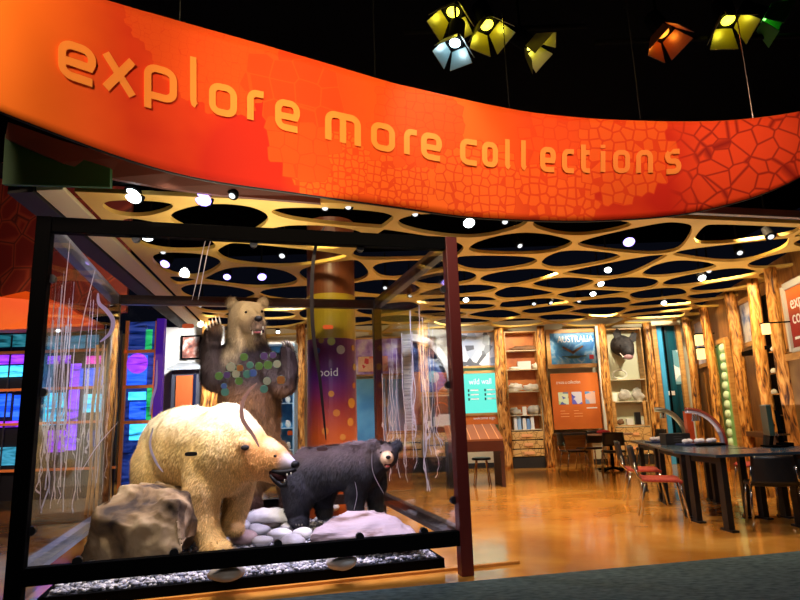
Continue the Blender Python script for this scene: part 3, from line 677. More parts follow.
# ------------------------------------------------------------------ mounted bears
def bear(name, label, base, chains, colfn, voxel, fur, furlen, grain=1.0, comb=(0, 0, -1)):
    mb = MB()
    for ch in chains:
        pts = [Vector(p) for p, r in ch]; rr_ = [r for p, r in ch]
        for i, (p, r) in enumerate(zip(pts, rr_)):
            rad = r if hasattr(r, '__len__') else (r, r, r); mb.ball(p, rad, 18, 12)
            if i:
                q = pts[i-1]; r0 = rr_[i-1]; r0 = min(r0) if hasattr(r0, '__len__') else r0; r1 = min(rad)
                N_ = 7
                for k in range(1, N_):
                    t = k/N_; ra = rr_[i-1] if hasattr(rr_[i-1], '__len__') else (rr_[i-1],)*3
                    mb.ball(q.lerp(p, t), [a*(1-t)+b*t for a, b in zip(ra, rad)], 14, 10)
    me = bpy.data.meshes.new(name); me.from_pydata([tuple(v) for v in mb.v], [], mb.f); me.update()
    o = bpy.data.objects.new(name, me); COL.objects.link(o)
    m = o.modifiers.new('r', 'REMESH'); m.mode = 'VOXEL'; m.voxel_size = voxel
    dg = bpy.context.evaluated_depsgraph_get(); me2 = bpy.data.meshes.new_from_object(o.evaluated_get(dg)); bpy.data.objects.remove(o)
    bm = bmesh.new(); bm.from_mesh(me2)
    for it in range(4): bmesh.ops.smooth_vert(bm, verts=bm.verts, factor=.5, use_axis_x=True, use_axis_y=True, use_axis_z=True)
    bm.normal_update()
    for v in bm.verts:
        q = v.co; d = noise.fractal(Vector((q.x*6, q.y*6, q.z*3.5)), .9, 2, 4); v.co += v.normal*d*.010*grain
    bm.normal_update()
    base = Vector(base); verts = [v.co-base for v in bm.verts]; faces = [[v.index for v in f.verts] for f in bm.faces]
    cols = [colfn(v.co, v.normal) for v in bm.verts]
    rnd = random.Random(3); fl = [f for f in bm.faces]; areas = [f.calc_area() for f in fl]; tot = sum(areas); acc = []; s = 0
    for a in areas: s += a; acc.append(s)
    import bisect
    cb = Vector(comb)
    for i in range(fur):
        f = fl[min(len(fl)-1, bisect.bisect(acc, rnd.random()*tot))]; vv = [v.co for v in f.verts]; a, b = rnd.random(), rnd.random()
        p = vv[0].lerp(vv[1], a).lerp(vv[-1].lerp(vv[2] if len(vv) > 3 else vv[-1], a), b); n = f.normal
        fr_, L_ = furlen(p)
        if L_ <= 0: continue
        cdir = cb+Vector((noise.noise(p*5), noise.noise(p*5+Vector((9, 0, 0))), 0))*.7
        t = (cdir-n*cdir.dot(n)); t = t.normalized() if t.length > .05 else Vector((0, 0, 0))
        d = (t*.9+n*.42+Vector((rnd.uniform(-.2, .2), rnd.uniform(-.2, .2), rnd.uniform(-.2, .2)))).normalized()*L_*rnd.uniform(.6, 1.2)
        sd = d.cross(n)
        if sd.length < 1e-6: continue
        sd = sd.normalized()*fr_; p = p-n*.003; k = len(verts); sh = rnd.uniform(.55, 1.4)
        verts += [p+sd-base, p-sd-base, p+d-base]; faces.append([k, k+1, k+2]); c = colfn(p, n); c = tuple(min(1, x*sh) for x in c); cols += [c, c, tuple(min(1, x*1.12) for x in c)]
    bm.free()
    me3 = bpy.data.meshes.new(name); me3.from_pydata([tuple(v) for v in verts], [], faces); me3.update()
    at = me3.color_attributes.new('fur', 'FLOAT_COLOR', 'POINT')
    flat = []
    for c in cols: flat += [c[0], c[1], c[2], 1]
    at.data.foreach_set('color', flat)
    me3.polygons.foreach_set('use_smooth', [True]*len(faces))
    mt, nt, b = nodes(name+'_fur'); ca = nt.nodes.new('ShaderNodeVertexColor'); ca.layer_name = 'fur'
    nt.links.new(ca.outputs[0], b.inputs['Base Color']); b.inputs['Roughness'].default_value = .7; b.inputs['Specular IOR Level'].default_value = .25
    me3.materials.append(mt)
    root = thing(name, label, 'bear', base)
    body = bpy.data.objects.new('body', me3); COL.objects.link(body); body.parent = root; WM[body.name] = WM[root.name]
    return root
def mixc(a, b, t): t = max(0, min(1, t)); return tuple(x*(1-t)+y*t for x, y in zip(a, b))
def sstep(a, b, x): t = max(0, min(1, (x-a)/(b-a))); return t*t*(3-2*t)
EYE_M = mat('glass_eye', (.01, .006, .004), .08); NOSE = mat('black_nose', (.006, .005, .006), .55, spec=.2); MOUTH = mat('dark_mouth', (.03, .005, .006), .6, spec=.2); TOOTH = mat('tooth', (.75, .7, .55), .35); CLAW = mat('claw', (.10, .08, .06), .35); CLAWL = mat('pale_claw', (.75, .68, .52), .4); TONGUE = mat('tongue', (.45, .10, .10), .4)
def P(x, y, Y): return ony(x, y, Y)
# --- polar bear
pb = P(200, 552, 5.5); pb.z = GZ
chains = [
 [(P(174, 451, 6.25), (.345, .36, .42)), (P(187, 449, 6.05), (.36, .40, .42)), (P(207, 451, 5.8), (.34, .40, .40)), (P(224, 452, 5.58), (.30, .36, .39))],
 [(P(226, 448, 5.58), (.30, .32, .40)), (P(245, 450, 5.45), (.20, .22, .27)), (P(257, 456, 5.38), (.165, .18, .20)), (P(264, 459, 5.33), (.165, .17, .18))],
 [(P(266, 457.5, 5.33), .155), (P(279, 460.5, 5.28), .105), (P(289, 464.5, 5.25), .070)],
 [(P(262, 469, 5.33), .095), (P(273, 477, 5.30), .055), (P(281, 483, 5.27), .030)],
 # near foreleg
 [(P(210, 463, 5.5), (.24, .22, .3)), (P(203, 490, 5.42), .175), (P(202, 515, 5.4), .135), (P(208, 535, 5.36), .115), (P(214, 546, 5.34), (.13, .13, .075)), (P(219, 549, 5.22), (.11, .12, .055))],
 # far foreleg
 [(P(238, 468, 5.75), (.20, .2, .26)), (P(239, 492, 5.8), .14), (P(235, 512, 5.8), .115), (P(231, 527, 5.78), (.12, .13, .08)), (P(234, 530, 5.68), (.10, .11, .05))],
 # near hind leg
 [(P(160, 470, 6.05), (.27, .3, .36)), (P(158, 500, 5.95), .2), (P(164, 525, 6.0), .14), (P(166, 538, 5.95), (.13, .2, .075))],
 # far hind leg
 [(P(188, 470, 6.5), (.25, .25, .3)), (P(192, 500, 6.5), .16), (P(194, 517, 6.5), (.13, .18, .08))],
 [(P(247, 446, 5.24), .04), (P(243, 443, 5.22), .035)], [(P(262, 437, 5.48), .04), (P(263, 434, 5.48), .03)],
 [(P(137.5, 462, 6.45), .06), (P(137, 470, 6.4), .045)],
]
hd = P(270, 458, 5.3); gx = P(228, 450, 5.5)
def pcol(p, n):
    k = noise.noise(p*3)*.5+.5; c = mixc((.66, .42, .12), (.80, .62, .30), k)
    top = sstep(1.0, 1.35, p.z); c = mixc(c, (.90, .82, .60), top*.9)  # back whitened as if lit from above, in the fur colour
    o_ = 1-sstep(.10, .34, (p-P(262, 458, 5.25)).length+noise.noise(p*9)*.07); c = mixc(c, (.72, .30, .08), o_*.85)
    c = mixc(c, (.62, .33, .09), sstep(1.0, .5, p.z)*.75*(.4+k*.6)); c = mixc(c, (.66, .36, .10), (1-sstep(.0, .35, (p-P(236, 472, 5.4)).length))*.6)  # legs deeper orange, shading put into the fur colour; orange chest patch
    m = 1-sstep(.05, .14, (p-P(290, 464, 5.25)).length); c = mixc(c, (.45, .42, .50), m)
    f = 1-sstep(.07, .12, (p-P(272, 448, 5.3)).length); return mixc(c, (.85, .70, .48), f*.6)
def pfur(p):
    if (p-P(290, 464, 5.25)).length < .1: return (.0, 0)
    return (.0036, .022 if p.x > P(250, 450, 5.4).x else .034)
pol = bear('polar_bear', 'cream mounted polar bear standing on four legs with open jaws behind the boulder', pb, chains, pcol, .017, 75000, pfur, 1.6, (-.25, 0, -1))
def part(name, parent, mb, m, **k): return mb.build(name, m, parent, smooth=True, **k)
part('nose', pol, MB().ball(P(295, 464.5, 5.22), (.040, .05, .032), 12, 8), NOSE)
part('eye', pol, MB().ball(P(275, 456, 5.185), (.016, .013, .011), 10, 6), EYE_M)
jaw = MB().tube([P(272, 471, 5.19), P(280, 472.5, 5.19), P(289, 472, 5.19), P(296, 469, 5.19)], [.016, .022, .026, .018], 8)
part('lip', pol, jaw, NOSE)
part('mouth', pol, MB().ball(P(278, 475.5, 5.22), (.085, .05, .042), 12, 8, Matrix.Rotation(.45, 3, 'Y')), MOUTH)
part('lower_lip', pol, MB().tube([P(270, 475, 5.19), P(275, 481, 5.19), P(281, 485.5, 5.19), P(286, 485, 5.19), P(286, 481, 5.19)], [.012, .018, .024, .024, .014], 8), NOSE)
tm = MB()
for x, y in ((287, 475), (291, 474)): tm.cyl(P(x, y-1.5, 5.17), P(x, y+1.2, 5.17), .006, .002, 6)
tm.cyl(P(284.5, 482, 5.165), P(284.5, 479, 5.165), .006, .002, 6)
part('teeth', pol, tm, TOOTH)
part('ear_inner', pol, MB().ball(P(245, 447.5, 5.175), (.036, .015, .022), 10, 6), mat('ear_dark', (.03, .02, .02), .8), label='dark ear hollow')
cm = MB()
for x, y, Y in ((209, 551, 5.21), (213, 552.5, 5.15), (218, 553, 5.12), (223, 552, 5.12)):
    cm.tube([P(x, y-2, Y), P(x+1, y, Y-.03), P(x+1.5, y+1.2, Y-.045)], [.012, .009, .003], 6)
part('claws', pol, cm, CLAW)
# --- black bear
bb_ = P(335, 520, 6.3); bb_.z = GZ
ch = [
 [(P(310, 474, 6.5), (.24, .27, .27)), (P(328, 469, 6.45), (.23, .25, .235)), (P(348, 467, 6.4), (.22, .24, .235)), (P(364, 466, 6.35), (.20, .23, .24))],
 [(P(366, 464, 6.33), (.17, .18, .22)), (P(376, 459, 6.25), .15), (P(384, 455, 6.15), (.135, .12, .13))],
 [(P(386, 457, 6.08), .085), (P(387.5, 459, 5.99), .055), (P(388, 460, 5.95), .042)],
 [(P(387, 466, 6.03), .035)],
 [(P(300, 487, 6.40), (.19, .19, .24)), (P(297, 505, 6.36), .13), (P(299, 517, 6.36), .10), (P(300, 523, 6.30), (.09, .13, .05))],
 [(P(322, 488, 6.62), (.16, .16, .2)), (P(324, 503, 6.65), .10), (P(325, 513, 6.62), (.08, .11, .05))],
 [(P(356, 485, 6.32), (.13, .14, .2)), (P(355, 502, 6.3), .09), (P(356, 514, 6.3), .08), (P(357, 519, 6.25), (.08, .12, .045))],
 [(P(374, 480, 6.45), (.13, .13, .2)), (P(375, 497, 6.5), .085), (P(376, 510, 6.5), .075), (P(377, 515, 6.45), (.075, .11, .045))],
 [(P(374, 445.5, 6.12), .058)], [(P(397.5, 445.5, 6.18), .055)],
]
mz = P(388, 459, 5.96)
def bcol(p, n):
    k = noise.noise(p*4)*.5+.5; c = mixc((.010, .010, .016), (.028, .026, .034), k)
    t = sstep(.68, .92, p.z)*sstep(P(392, 460, 6.3).x, P(360, 460, 6.3).x, p.x); c = mixc(c, (.17, .115, .12), t*.75*(.5+k*.5))  # mauve highlight along the back put into the fur colour
    m = 1-sstep(.075, .115, (p-mz).length); c = mixc(c, (.55, .36, .22), m)
    f = 1-sstep(.07, .12, (p-P(384, 448, 6.03)).length); return mixc(c, (.16, .11, .10), f*.6) if m < .3 else c
def bfur(p):
    d = (p-mz).length
    if d < .07: return (0, 0)
    return (.0034, .018 if d < .2 else .05)
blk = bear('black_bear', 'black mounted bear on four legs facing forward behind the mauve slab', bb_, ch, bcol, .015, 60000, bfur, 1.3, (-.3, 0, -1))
part('nose', blk, MB().ball(P(388.3, 457.2, 5.905), (.026, .02, .018), 10, 7), NOSE)
for x, y in ((381, 452.5), (391.5, 452.5)): part('eye', blk, MB().ball(P(x, y, 6.035), .012, 8, 6), EYE_M)
part('mouth', blk, MB().ball(P(387.5, 465.2, 5.985), (.035, .02, .022), 10, 7), MOUTH)
part('tongue', blk, MB().ball(P(387.5, 466.3, 5.97), (.022, .018, .010), 10, 6), TONGUE)
cm = MB()
for x in (296, 299, 302): cm.tube([P(x, 524.5, 6.18), P(x, 526, 6.13)], [.009, .003], 6)
part('claws', blk, cm, CLAW)
# --- grizzly standing upright
gz0 = P(262, 507, 6.85)
gb = Vector((gz0.x, 6.85, GZ))
pl = P(262, 512, 6.85)
gh = [
 [(P(256, 462, 6.88), (.27, .25, .32)), (P(252, 430, 6.88), (.31, .28, .38)), (P(250, 398, 6.85), (.35, .29, .36)), (P(248, 372, 6.82), (.35, .27, .30)), (P(247, 350, 6.8), (.24, .23, .26))],
 [(P(247, 348, 6.78), .22), (P(246, 328, 6.72), .205), (P(246, 317, 6.66), (.205, .18, .19))],
 [(P(250, 320, 6.58), .14), (P(255, 324, 6.46), .10), (P(257.5, 324, 6.40), .082)],
 [(P(257, 333.5, 6.47), .055)],
 [(P(231.5, 303, 6.68), (.07, .05, .07))], [(P(264, 302, 6.68), (.065, .05, .065))],
 # arm at left raised
 [(P(232, 362, 6.75), .21), (P(216, 375, 6.68), .17), (P(210, 350, 6.62), .115), (P(213, 334, 6.55), .085), (P(215, 328, 6.5), (.09, .07, .06))],
 # arm at right raised
 [(P(270, 368, 6.75), .19), (P(284, 384, 6.68), .135), (P(289, 368, 6.6), .095), (P(288, 354, 6.54), .078), (P(287, 348, 6.5), (.075, .06, .05))],
 # legs
 [(P(246, 460, 6.85), .22), (P(247, 482, 6.8), .16), (P(251, 500, 6.8), .115), (P(251, 507, 6.72), (.11, .18, .06))],
 [(P(272, 456, 6.9), .20), (P(286, 470, 6.9), .14), (P(290, 495, 6.9), .11), (P(290, 504, 6.82), (.11, .17, .06))],
]
hc = P(248, 318, 6.6)
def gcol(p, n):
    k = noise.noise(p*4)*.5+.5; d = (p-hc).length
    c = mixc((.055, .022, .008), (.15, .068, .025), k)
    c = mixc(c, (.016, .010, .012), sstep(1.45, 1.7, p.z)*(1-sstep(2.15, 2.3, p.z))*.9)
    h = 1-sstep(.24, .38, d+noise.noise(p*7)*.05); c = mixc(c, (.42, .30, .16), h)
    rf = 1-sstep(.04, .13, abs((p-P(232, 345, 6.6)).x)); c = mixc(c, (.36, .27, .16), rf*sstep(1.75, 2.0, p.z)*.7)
    c = mixc(c, (.22, .11, .035), sstep(1.5, 1.25, p.z)*k); ft = sstep(.6, .4, p.z); return mixc(c, (.035, .014, .008), ft)  # brown-orange lower body, brightened in colour as if lit; dark feet
def gfur(p): return (.0036, .022 if (p-hc).length < .25 else .06)
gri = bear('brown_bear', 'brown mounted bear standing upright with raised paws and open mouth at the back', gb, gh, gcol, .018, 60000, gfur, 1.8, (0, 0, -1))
part('nose', gri, MB().ball(P(258.5, 318.5, 6.32), (.045, .035, .032), 12, 8), NOSE)
part('eye', gri, MB().ball(P(246, 312.5, 6.475), (.017, .012, .015), 8, 6), EYE_M); part('eye', gri, MB().ball(P(262, 311.5, 6.52), .016, 8, 6), EYE_M)
part('mouth', gri, MB().ball(P(257, 330, 6.40), (.085, .03, .036), 12, 8, Matrix.Rotation(.25, 3, 'Y')), MOUTH)
part('tongue', gri, MB().ball(P(257, 332.2, 6.375), (.05, .02, .014), 10, 6), TONGUE)
tm = MB()
for x in (250.5, 263): tm.cyl(P(x, 326.5, 6.36), P(x, 329.5, 6.36), .007, .003, 6)
for x in (252.5, 261.5): tm.cyl(P(x, 334.5, 6.36), P(x, 330.5, 6.36), .009, .003, 6)
part('teeth', gri, tm, TOOTH)
for pts in (((207.5, 324), (210.5, 321.5), (213.5, 319.5), (217, 318), (220.5, 317.5)),):
    for x, y in pts: part('claw', gri, MB().tube([P(x, y+6, 6.44), P(x-1, y+2, 6.40), P(x-1.5, y-1.5, 6.44)], [.010, .008, .003], 7), CLAWL, label='pale claw')
for x, y in ((283.5, 343), (286, 341.5), (288.5, 341.5), (291, 343), (293.5, 346)): part('claw', gri, MB().tube([P(x, y+5, 6.46), P(x-.6, y+1, 6.42), P(x-2, y-2, 6.42)], [.013, .010, .003], 7), CLAW)
# pedestal stone under its feet
rock('rock', 'flat pale rock under the feet of the upright brown bear', [(236, 524, 0), (237, 514, 0), (242, 510, .05), (262, 509, .1), (286, 509, .1), (297, 512, .05), (300, 523, 0)], 6.5, 6.72, sm_[2], 9, rough=.015)
# ------------------------------------------------------------------ room furnishing
def rect(x0, y0, x1, y1, Y):
    xm, ym = (x0+x1)/2, (y0+y1)/2
    return ony(x0, ym, Y).x, ony(x1, ym, Y).x, ony(xm, y1, Y).z, ony(xm, y0, Y).z
def panel(name, label, cat, px, Y, m, th=.03, frame_=None, fw=.05, group=None, parts=None):
    """flat upright panel standing th in front of depth Y; optional frame part"""
    x0, x1, z0, z1 = rect(*px, Y)
    t = thing(name, label, cat, ((x0+x1)/2, Y, z0), 0, group)
    MB().bb(x0, x1, Y-th, Y, z0, z1).build('board', m, t)
    if frame_:
        f = MB(); d = .025
        f.bb(x0-fw, x1+fw, Y-th-d, Y, z1, z1+fw).bb(x0-fw, x1+fw, Y-th-d, Y, z0-fw, z0).bb(x0-fw, x0, Y-th-d, Y, z0, z1).bb(x1, x1+fw, Y-th-d, Y, z0, z1)
        f.build('frame', frame_, t)
    return t, (x0, x1, z0, z1)
def text(name, body, m, parent, loc, size, rx=PI/2, rz=0, width=None, align='CENTER', ext=.003):
    c = bpy.data.curves.new(name, 'FONT'); c.body = body; c.size = size; c.extrude = ext; c.align_x = align
    o = bpy.data.objects.new(name, c); COL.objects.link(o); dg = bpy.context.evaluated_depsgraph_get()
    me = bpy.data.meshes.new_from_object(o.evaluated_get(dg)); bpy.data.objects.remove(o)
    T = Matrix.Translation(Vector(loc)) @ Matrix.Rotation(rz, 4, 'Z') @ Matrix.Rotation(rx, 4, 'X')
    if width:
        xs_ = [v.co.x for v in me.vertices]; k = width/max(.001, max(xs_)-min(xs_)); me.transform(Matrix.Diagonal((k, 1, 1, 1)))
    me.transform(WM[parent.name].inverted() @ T); me.materials.clear(); me.materials.append(m); me.name = name
    o = bpy.data.objects.new(name, me); COL.objects.link(o); o.parent = parent; WM[o.name] = WM[parent.name]; return o
WH = mat('white_print', (.85, .85, .82), .5); PALEOR = mat('pale_orange_print', (.9, .45, .2), .5)
def log(name, label, p0, p1, r, seed, group='log columns along the walls'):
    p0 = Vector(p0); p1 = Vector(p1); n = 20; m = 26; vs = []; fs = []
    rnd = random.Random(seed); b1 = rnd.uniform(0, 6); a, b = frame(p1-p0)
    for i in range(m+1):
        t = i/m; c = p0.lerp(p1, t)+a*.035*math.sin(b1+t*5)+b*.02*math.sin(t*7+b1)
        for k in range(n):
            th = 2*PI*k/n; q = Vector((math.cos(th)*1.2, math.sin(th)*1.2, t*2.2+seed*3))
            rr2 = r*(1.1-.15*t)*(1+.22*noise.noise(q*1.3)+.10*noise.noise(Vector((q.x*3, q.y*3, q.z*1.2)))+.05*math.sin(th*3+b1))
            vs.append(c+(a*math.cos(th)+b*math.sin(th))*rr2)
    mb = MB()
    for i in range(m):
        for k in range(n): fs.append((i*n+k, i*n+(k+1) % n, (i+1)*n+(k+1) % n, (i+1)*n+k))
    fs += [tuple(range(n))[::-1], tuple(range(m*n, m*n+n))]; mb.add(vs, fs)
    o = mb.build(name, LOG, None, smooth=True, loc=p0, label=label, cat='log column', group=group); return o
YF = 13.95
def backlog(x, y, w, seed, label, Y=13.9):
    c = ony(x, y, Y); log('log_column', label, (c.x, Y, 0), (c.x, Y, 3.19), w/2/F*Y*1.02, seed)
backlog(502, 390, 10, 1, 'twisted golden log column at the left side of the open bookcase')
backlog(545, 390, 8, 2, 'golden log column between the open bookcase and the Australia poster')
backlog(606, 390, 8.5, 3, 'golden log column between the Australia poster and the boar head cabinet')
backlog(654, 390, 9.5, 4, 'golden log column between the boar head cabinet and the glass door')
backlog(206, 365, 9, 5, 'split pale log column behind the raised left paw of the brown bear', 11.6)
backlog(213, 365, 8, 6, 'second split pale log column right behind the brown bear shoulder', 11.7)
backlog(300, 400, 10, 7, 'pale wooden column between the blue cabinet and the round column', 12.4)
PATT = mat('label_grey', (.08, .08, .09), .6)  # plain grey for the box label lines
def drawers(t, x0, x1, y, zs, knob=True):
    for (a, b) in zip(zs, zs[1:]):
        d = MB().bb(x0+.02, x1-.02, y-.03, y, a+.012, b-.012).build('drawer', CRACK, t, bevel=.004)
        if knob: MB().bb((x0+x1)/2-.10+random.uniform(-.15, .15), (x0+x1)/2+.04+random.uniform(-.02, .1), y-.055, y-.03, (a+b)/2-.03, (a+b)/2+.03).build('handle', PALEOR, d)
def cabinet(name, label, px, shelf_py, Y, depth, drawer_py=None, back=OAK, base=None, sides=OAK, cat='bookcase'):
    x0, x1, z0, z1 = rect(*px, Y); z0 = 0; xm = (px[0]+px[2])/2
    t = thing(name, label, cat, ((x0+x1)/2, Y, 0)); g = .025
    for s in (x0, x1-g): MB().bb(s, s+g, Y, Y+depth, z0, z1).build('side_panel', sides, t)
    MB().bb(x0+g, x1-g, Y+depth-.02, Y+depth, z0, z1).build('back_panel', back, t)
    MB().bb(x0+g, x1-g, Y, Y+depth-.02, z1-.03, z1).build('top_panel', sides, t)
    zz = []
    for s in shelf_py:
        z = ony(xm, s, Y).z; zz.append(z); MB().bb(x0+g, x1-g, Y+.01, Y+depth-.02, z-.02, z).build('shelf', mat_shelf, t)
    if drawer_py:
        dz = [ony(xm, s, Y).z for s in drawer_py][::-1]; drawers(t, x0, x1, Y, dz)
        MB().bb(x0+g, x1-g, Y, Y+depth-.05, dz[0]+.01, dz[-1]).build('drawer_box', DARK, t)
        MB().bb(x0-.06, x1+.06, Y-.06, Y+.1, 0, max(.05, dz[0]-.01)).build('base', DARK, t)
    return t, x0, x1, zz
mat_shelf = mat('pale_shelf_edge', (.62, .52, .34), .5)
REDB = nmat('reddish_oak_back', (.34, .07, .015), (.62, .22, .04), 2, rough=.5)
bc, bx0, bx1, bz = cabinet('bookcase', 'open wooden bookcase of specimens with three crackled drawers', (508, 331, 541, 463), (350, 369, 391, 415, 429.5), YF, .3, (431, 440, 449, 457), REDB)
ROCKG = nmat('specimen_stone', (.30, .27, .22), (.60, .56, .46), 5, rough=.8, bump=.4); SHELL = nmat('bone_white', (.6, .57, .48), (.82, .80, .72), 6, rough=.5)
BROWNS = nmat('dark_wood_specimen', (.12, .05, .02), (.3, .15, .06), 5, rough=.6)
def lump(name, label, cat, x, y, Y, w, h, m, seed, d=.16, group=None, flat=None):
    c = ony(x, y, Y); w = w/F*Y/2; h = h/F*Y/2; z = flat if flat is not None else c.z
    def fn(a, q): return q*(1+.45*noise.noise(a*1.7+Vector((seed*5.3, 0, 0))))
    c = Vector((c.x, Y, z))
    return MB().ball(c+Vector((0, 0, h)), (w, d/2, h), 18, 12, None, fn).build(name, m, None, smooth=True, loc=c, label=label, cat=cat, group=group)
def bx(name, label, cat, x, y, Y, w, h, m, z, d=.1, group=None, print_=None):
    c = ony(x, y, Y); w = w/F*Y/2; h = h/F*Y
    o = MB().bb(c.x-w, c.x+w, Y-d/2, Y+d/2, z, z+h).build(name, m, None, loc=(c.x, Y, z), label=label, cat=cat, group=group, bevel=.004); return o
YS = YF+.13
lump('driftwood', 'long brown driftwood piece on the top shelf of the open bookcase', 'driftwood', 525, 347, YS, 28, 5, BROWNS, 1, .08, flat=bz[0])
bx('specimen_box', 'white and grey specimen box on the second bookcase shelf', 'box', 524, 366, YS, 13, 8, mat('box_pale', (.6, .62, .62), .5), bz[1])
lump('shell', 'pale flat shell on the left end of the second shelf', 'shell', 514, 367, YS, 10, 3, SHELL, 4, flat=bz[1]); lump('shell', 'small pale shell right of the specimen box', 'shell', 536, 366, YS, 8, 6, SHELL, 5, flat=bz[1])
lump('bone', 'white bone heap at the left of the middle bookcase shelf', 'bone', 515, 386, YS, 15, 8, SHELL, 6, flat=bz[2]); lump('bone', 'white bone heap at the right of the middle bookcase shelf', 'bone', 532, 387, YS, 17, 7, SHELL, 8, flat=bz[2])
lump('rock_specimen', 'grey rock at the left of the fourth bookcase shelf', 'rock', 515, 411, YS, 12, 7, ROCKG, 9, flat=bz[3]); lump('rock_specimen', 'grey rock at the right of the fourth bookcase shelf', 'rock', 534, 409, YS, 13, 9, ROCKG, 10, flat=bz[3])
bx('info_card', 'cream card between the two rocks on the fourth shelf', 'card', 524.5, 411, YS-.05, 4, 8, WHITE, bz[3], .02)
for i, (x, c, h, n_) in enumerate([(515, (.7, .75, .8), 12, 'white'), (519, (.3, .5, .75), 13, 'blue'), (524, (.75, .75, .72), 11, 'pale grey'), (528, (.15, .3, .6), 10, 'dark blue'), (532, (.75, .78, .8), 12, 'cool white')]):
    bx('book', f'{n_} book upright on the lowest bookcase shelf, {["first","second","third","fourth","fifth"][i]} from the left', 'book', x, 425, YS, 3.4, h, mat('book_'+n_.replace(' ', '_'), c, .5), bz[4], .16, 'books on the lowest shelf')
# Australia poster and orange board
def poster_mat(name, c1, c2, c3, scale, seed=0, dist=1.5, emit=0):
    return nmat(name, c1, c2, scale, (1, 1, 1), .45, 6, 0, dist, c3, emit=emit)
t, r = panel('wall_poster', 'framed blue AUSTRALIA poster with a boomerang above the orange board', 'poster', (550, 333, 596, 364), YF+.1, poster_mat('blue_map_print', (.02, .16, .52), (.40, .60, .80), (.06, .30, .66), 3.2), .03, OAK, .09)
yy = YF+.1-.035; cx = (r[0]+r[1])/2; H_ = r[3]-r[2]
text('lettering', 'AUSTRALIA', WH, t, (cx+.06, yy, r[3]-H_*.30), .22, width=.78*(r[1]-r[0]))
MB().tube([(cx-.25, yy, r[2]+H_*.55), (cx-.02, yy, r[2]+H_*.36), (cx+.22, yy, r[2]+H_*.56)], [.022, .035, .022], 8).build('boomerang', BROWNS, t, label='brown boomerang')
MB().ball((cx, yy, r[2]+H_*.22), (.16, .03, .035), 14, 8).tube([(cx-.28, yy, r[2]+H_*.24), (cx+.28, yy, r[2]+H_*.24)], [.01, .014], 6).build('reptile_figure', mat('figure_green', (.05, .09, .06), .5), t, label='dark green reptile figure')
MB().bb(r[1]-.18, r[1]-.08, yy-.002, yy+.01, r[2]+.1, r[2]+.2).build('emblem', mat('red_print', (.7, .05, .08), .5), t, label='red round mark')
t, r = panel('display_board', 'orange board with small heading and three picture squares under the Australia poster', 'display board', (552, 373, 600, 429), YF+.12, nmat('orange_board', (.55, .10, .008), (.78, .20, .02), .8), .03)
yy = YF+.12-.034; cx = (r[0]+r[1])/2; Hh = r[3]-r[2]; Wd = r[1]-r[0]
text('heading', 'create a collection', WH, t, (r[0]+.12, yy, r[3]-Hh*.19), .11, width=.5*Wd, align='LEFT')
for i, (a, b, c) in enumerate([((.1, .15, .5), (.7, .8, .6), (.3, .6, .1)), ((.1, .1, .6), (.7, .7, .85), (.2, .2, .8)), ((.1, .3, .7), (.8, .5, .4), (.6, .6, .7))]):
    x = r[0]+Wd*(.13+.28*i); MB().bb(x, x+Wd*.21, yy-.004, yy+.01, r[2]+Hh*.44, r[2]+Hh*.66).build('picture_square', nmat('picture_'+str(i), a, b, 9, c3=c, tex='cells'), t)
for i in range(2):
    for k in range(3): MB().bb(r[0]+Wd*(.15+.28*i), r[0]+Wd*(.15+.28*i)+Wd*(.18 if k else .1), yy-.003, yy+.01, r[2]+Hh*(.32-.05*k), r[2]+Hh*(.33-.05*k)).build('text_line', PALEOR, t)
MB().bb(r[0]+Wd*.70, r[0]+Wd*.92, yy-.003, yy+.01, r[2]+Hh*.355, r[2]+Hh*.375).build('text_line', WH, t)
x0, x1, z0, z1 = rect(555, 429, 595, 433, YF-.35)
t = thing('counter', 'dark counter shelf below the orange display board', 'counter', ((x0+x1)/2, YF-.2, 0)); MB().bb(x0, x1, YF-.4, YF+.3, .70, .745).build('worktop', BLACKPL, t); MB().bb(x0, x1, YF+.2, YF+.3, 0, .70).build('back_panel', OAK, t)
for x in (x0+.03, x1-.03): MB().bb(x-.02, x+.02, YF-.1, YF+.2, 0, .70).build('side_panel', OAK, t)
t = thing('white_pole', 'thin white post beside the orange board', 'post', (ony(601.5, 400, YF).x, YF-.1, 0)); xx = ony(601.5, 400, YF).x; MB().bb(xx-.03, xx+.03, YF-.13, YF-.07, 0.75, 3.15).build('shaft', mat('pale_post', (.7, .66, .55), .5), t)
# boar head cabinet
hb, hx0, hx1, hz = cabinet('display_cabinet', 'wooden cabinet with pale back, mounted boar head above and drawers below', (611, 328, 648, 463), (379, 401, 426), YF, .3, (427, 441, 455), mat('pale_green_back', (.62, .62, .42), .6), cat='cabinet')
MB().bb(hx0+.03, hx1-.03, YF+.05, YF+.27, hz[2], hz[2]+.02).build('inner_base', OAK, hb)
MB().bb(hx0+.02, hx0+.08, YF-.01, YF+.02, hz[2], hz[1]).build('case_frame', OAK, hb); MB().bb(hx1-.14, hx1-.08, YF-.01, YF+.02, hz[2], hz[1]).build('case_frame', OAK, hb)
c = ony(624, 347, YF-.05); c.y = YF
t = thing('boar_head', 'black mounted boar head with large ears on the cabinet back', 'mounted head', (c.x, c.y, c.z))
BH = nmat('dark_hide', (.006, .005, .006), (.035, .028, .027), 12, rough=.7, bump=.4)
def Q(x, y, dy): p = ony(x, y, YF-dy); return p
MB().tube([Vector((c.x-.05, YF+.24, Q(623, 345, 0).z)), Q(622, 345, .0), Q(624, 347, .15), Q(627, 352, .3), Q(628, 356, .42)], [.22, .27, .24, .17, .13], 16).build('head', BH, t, smooth=True, subs=1)
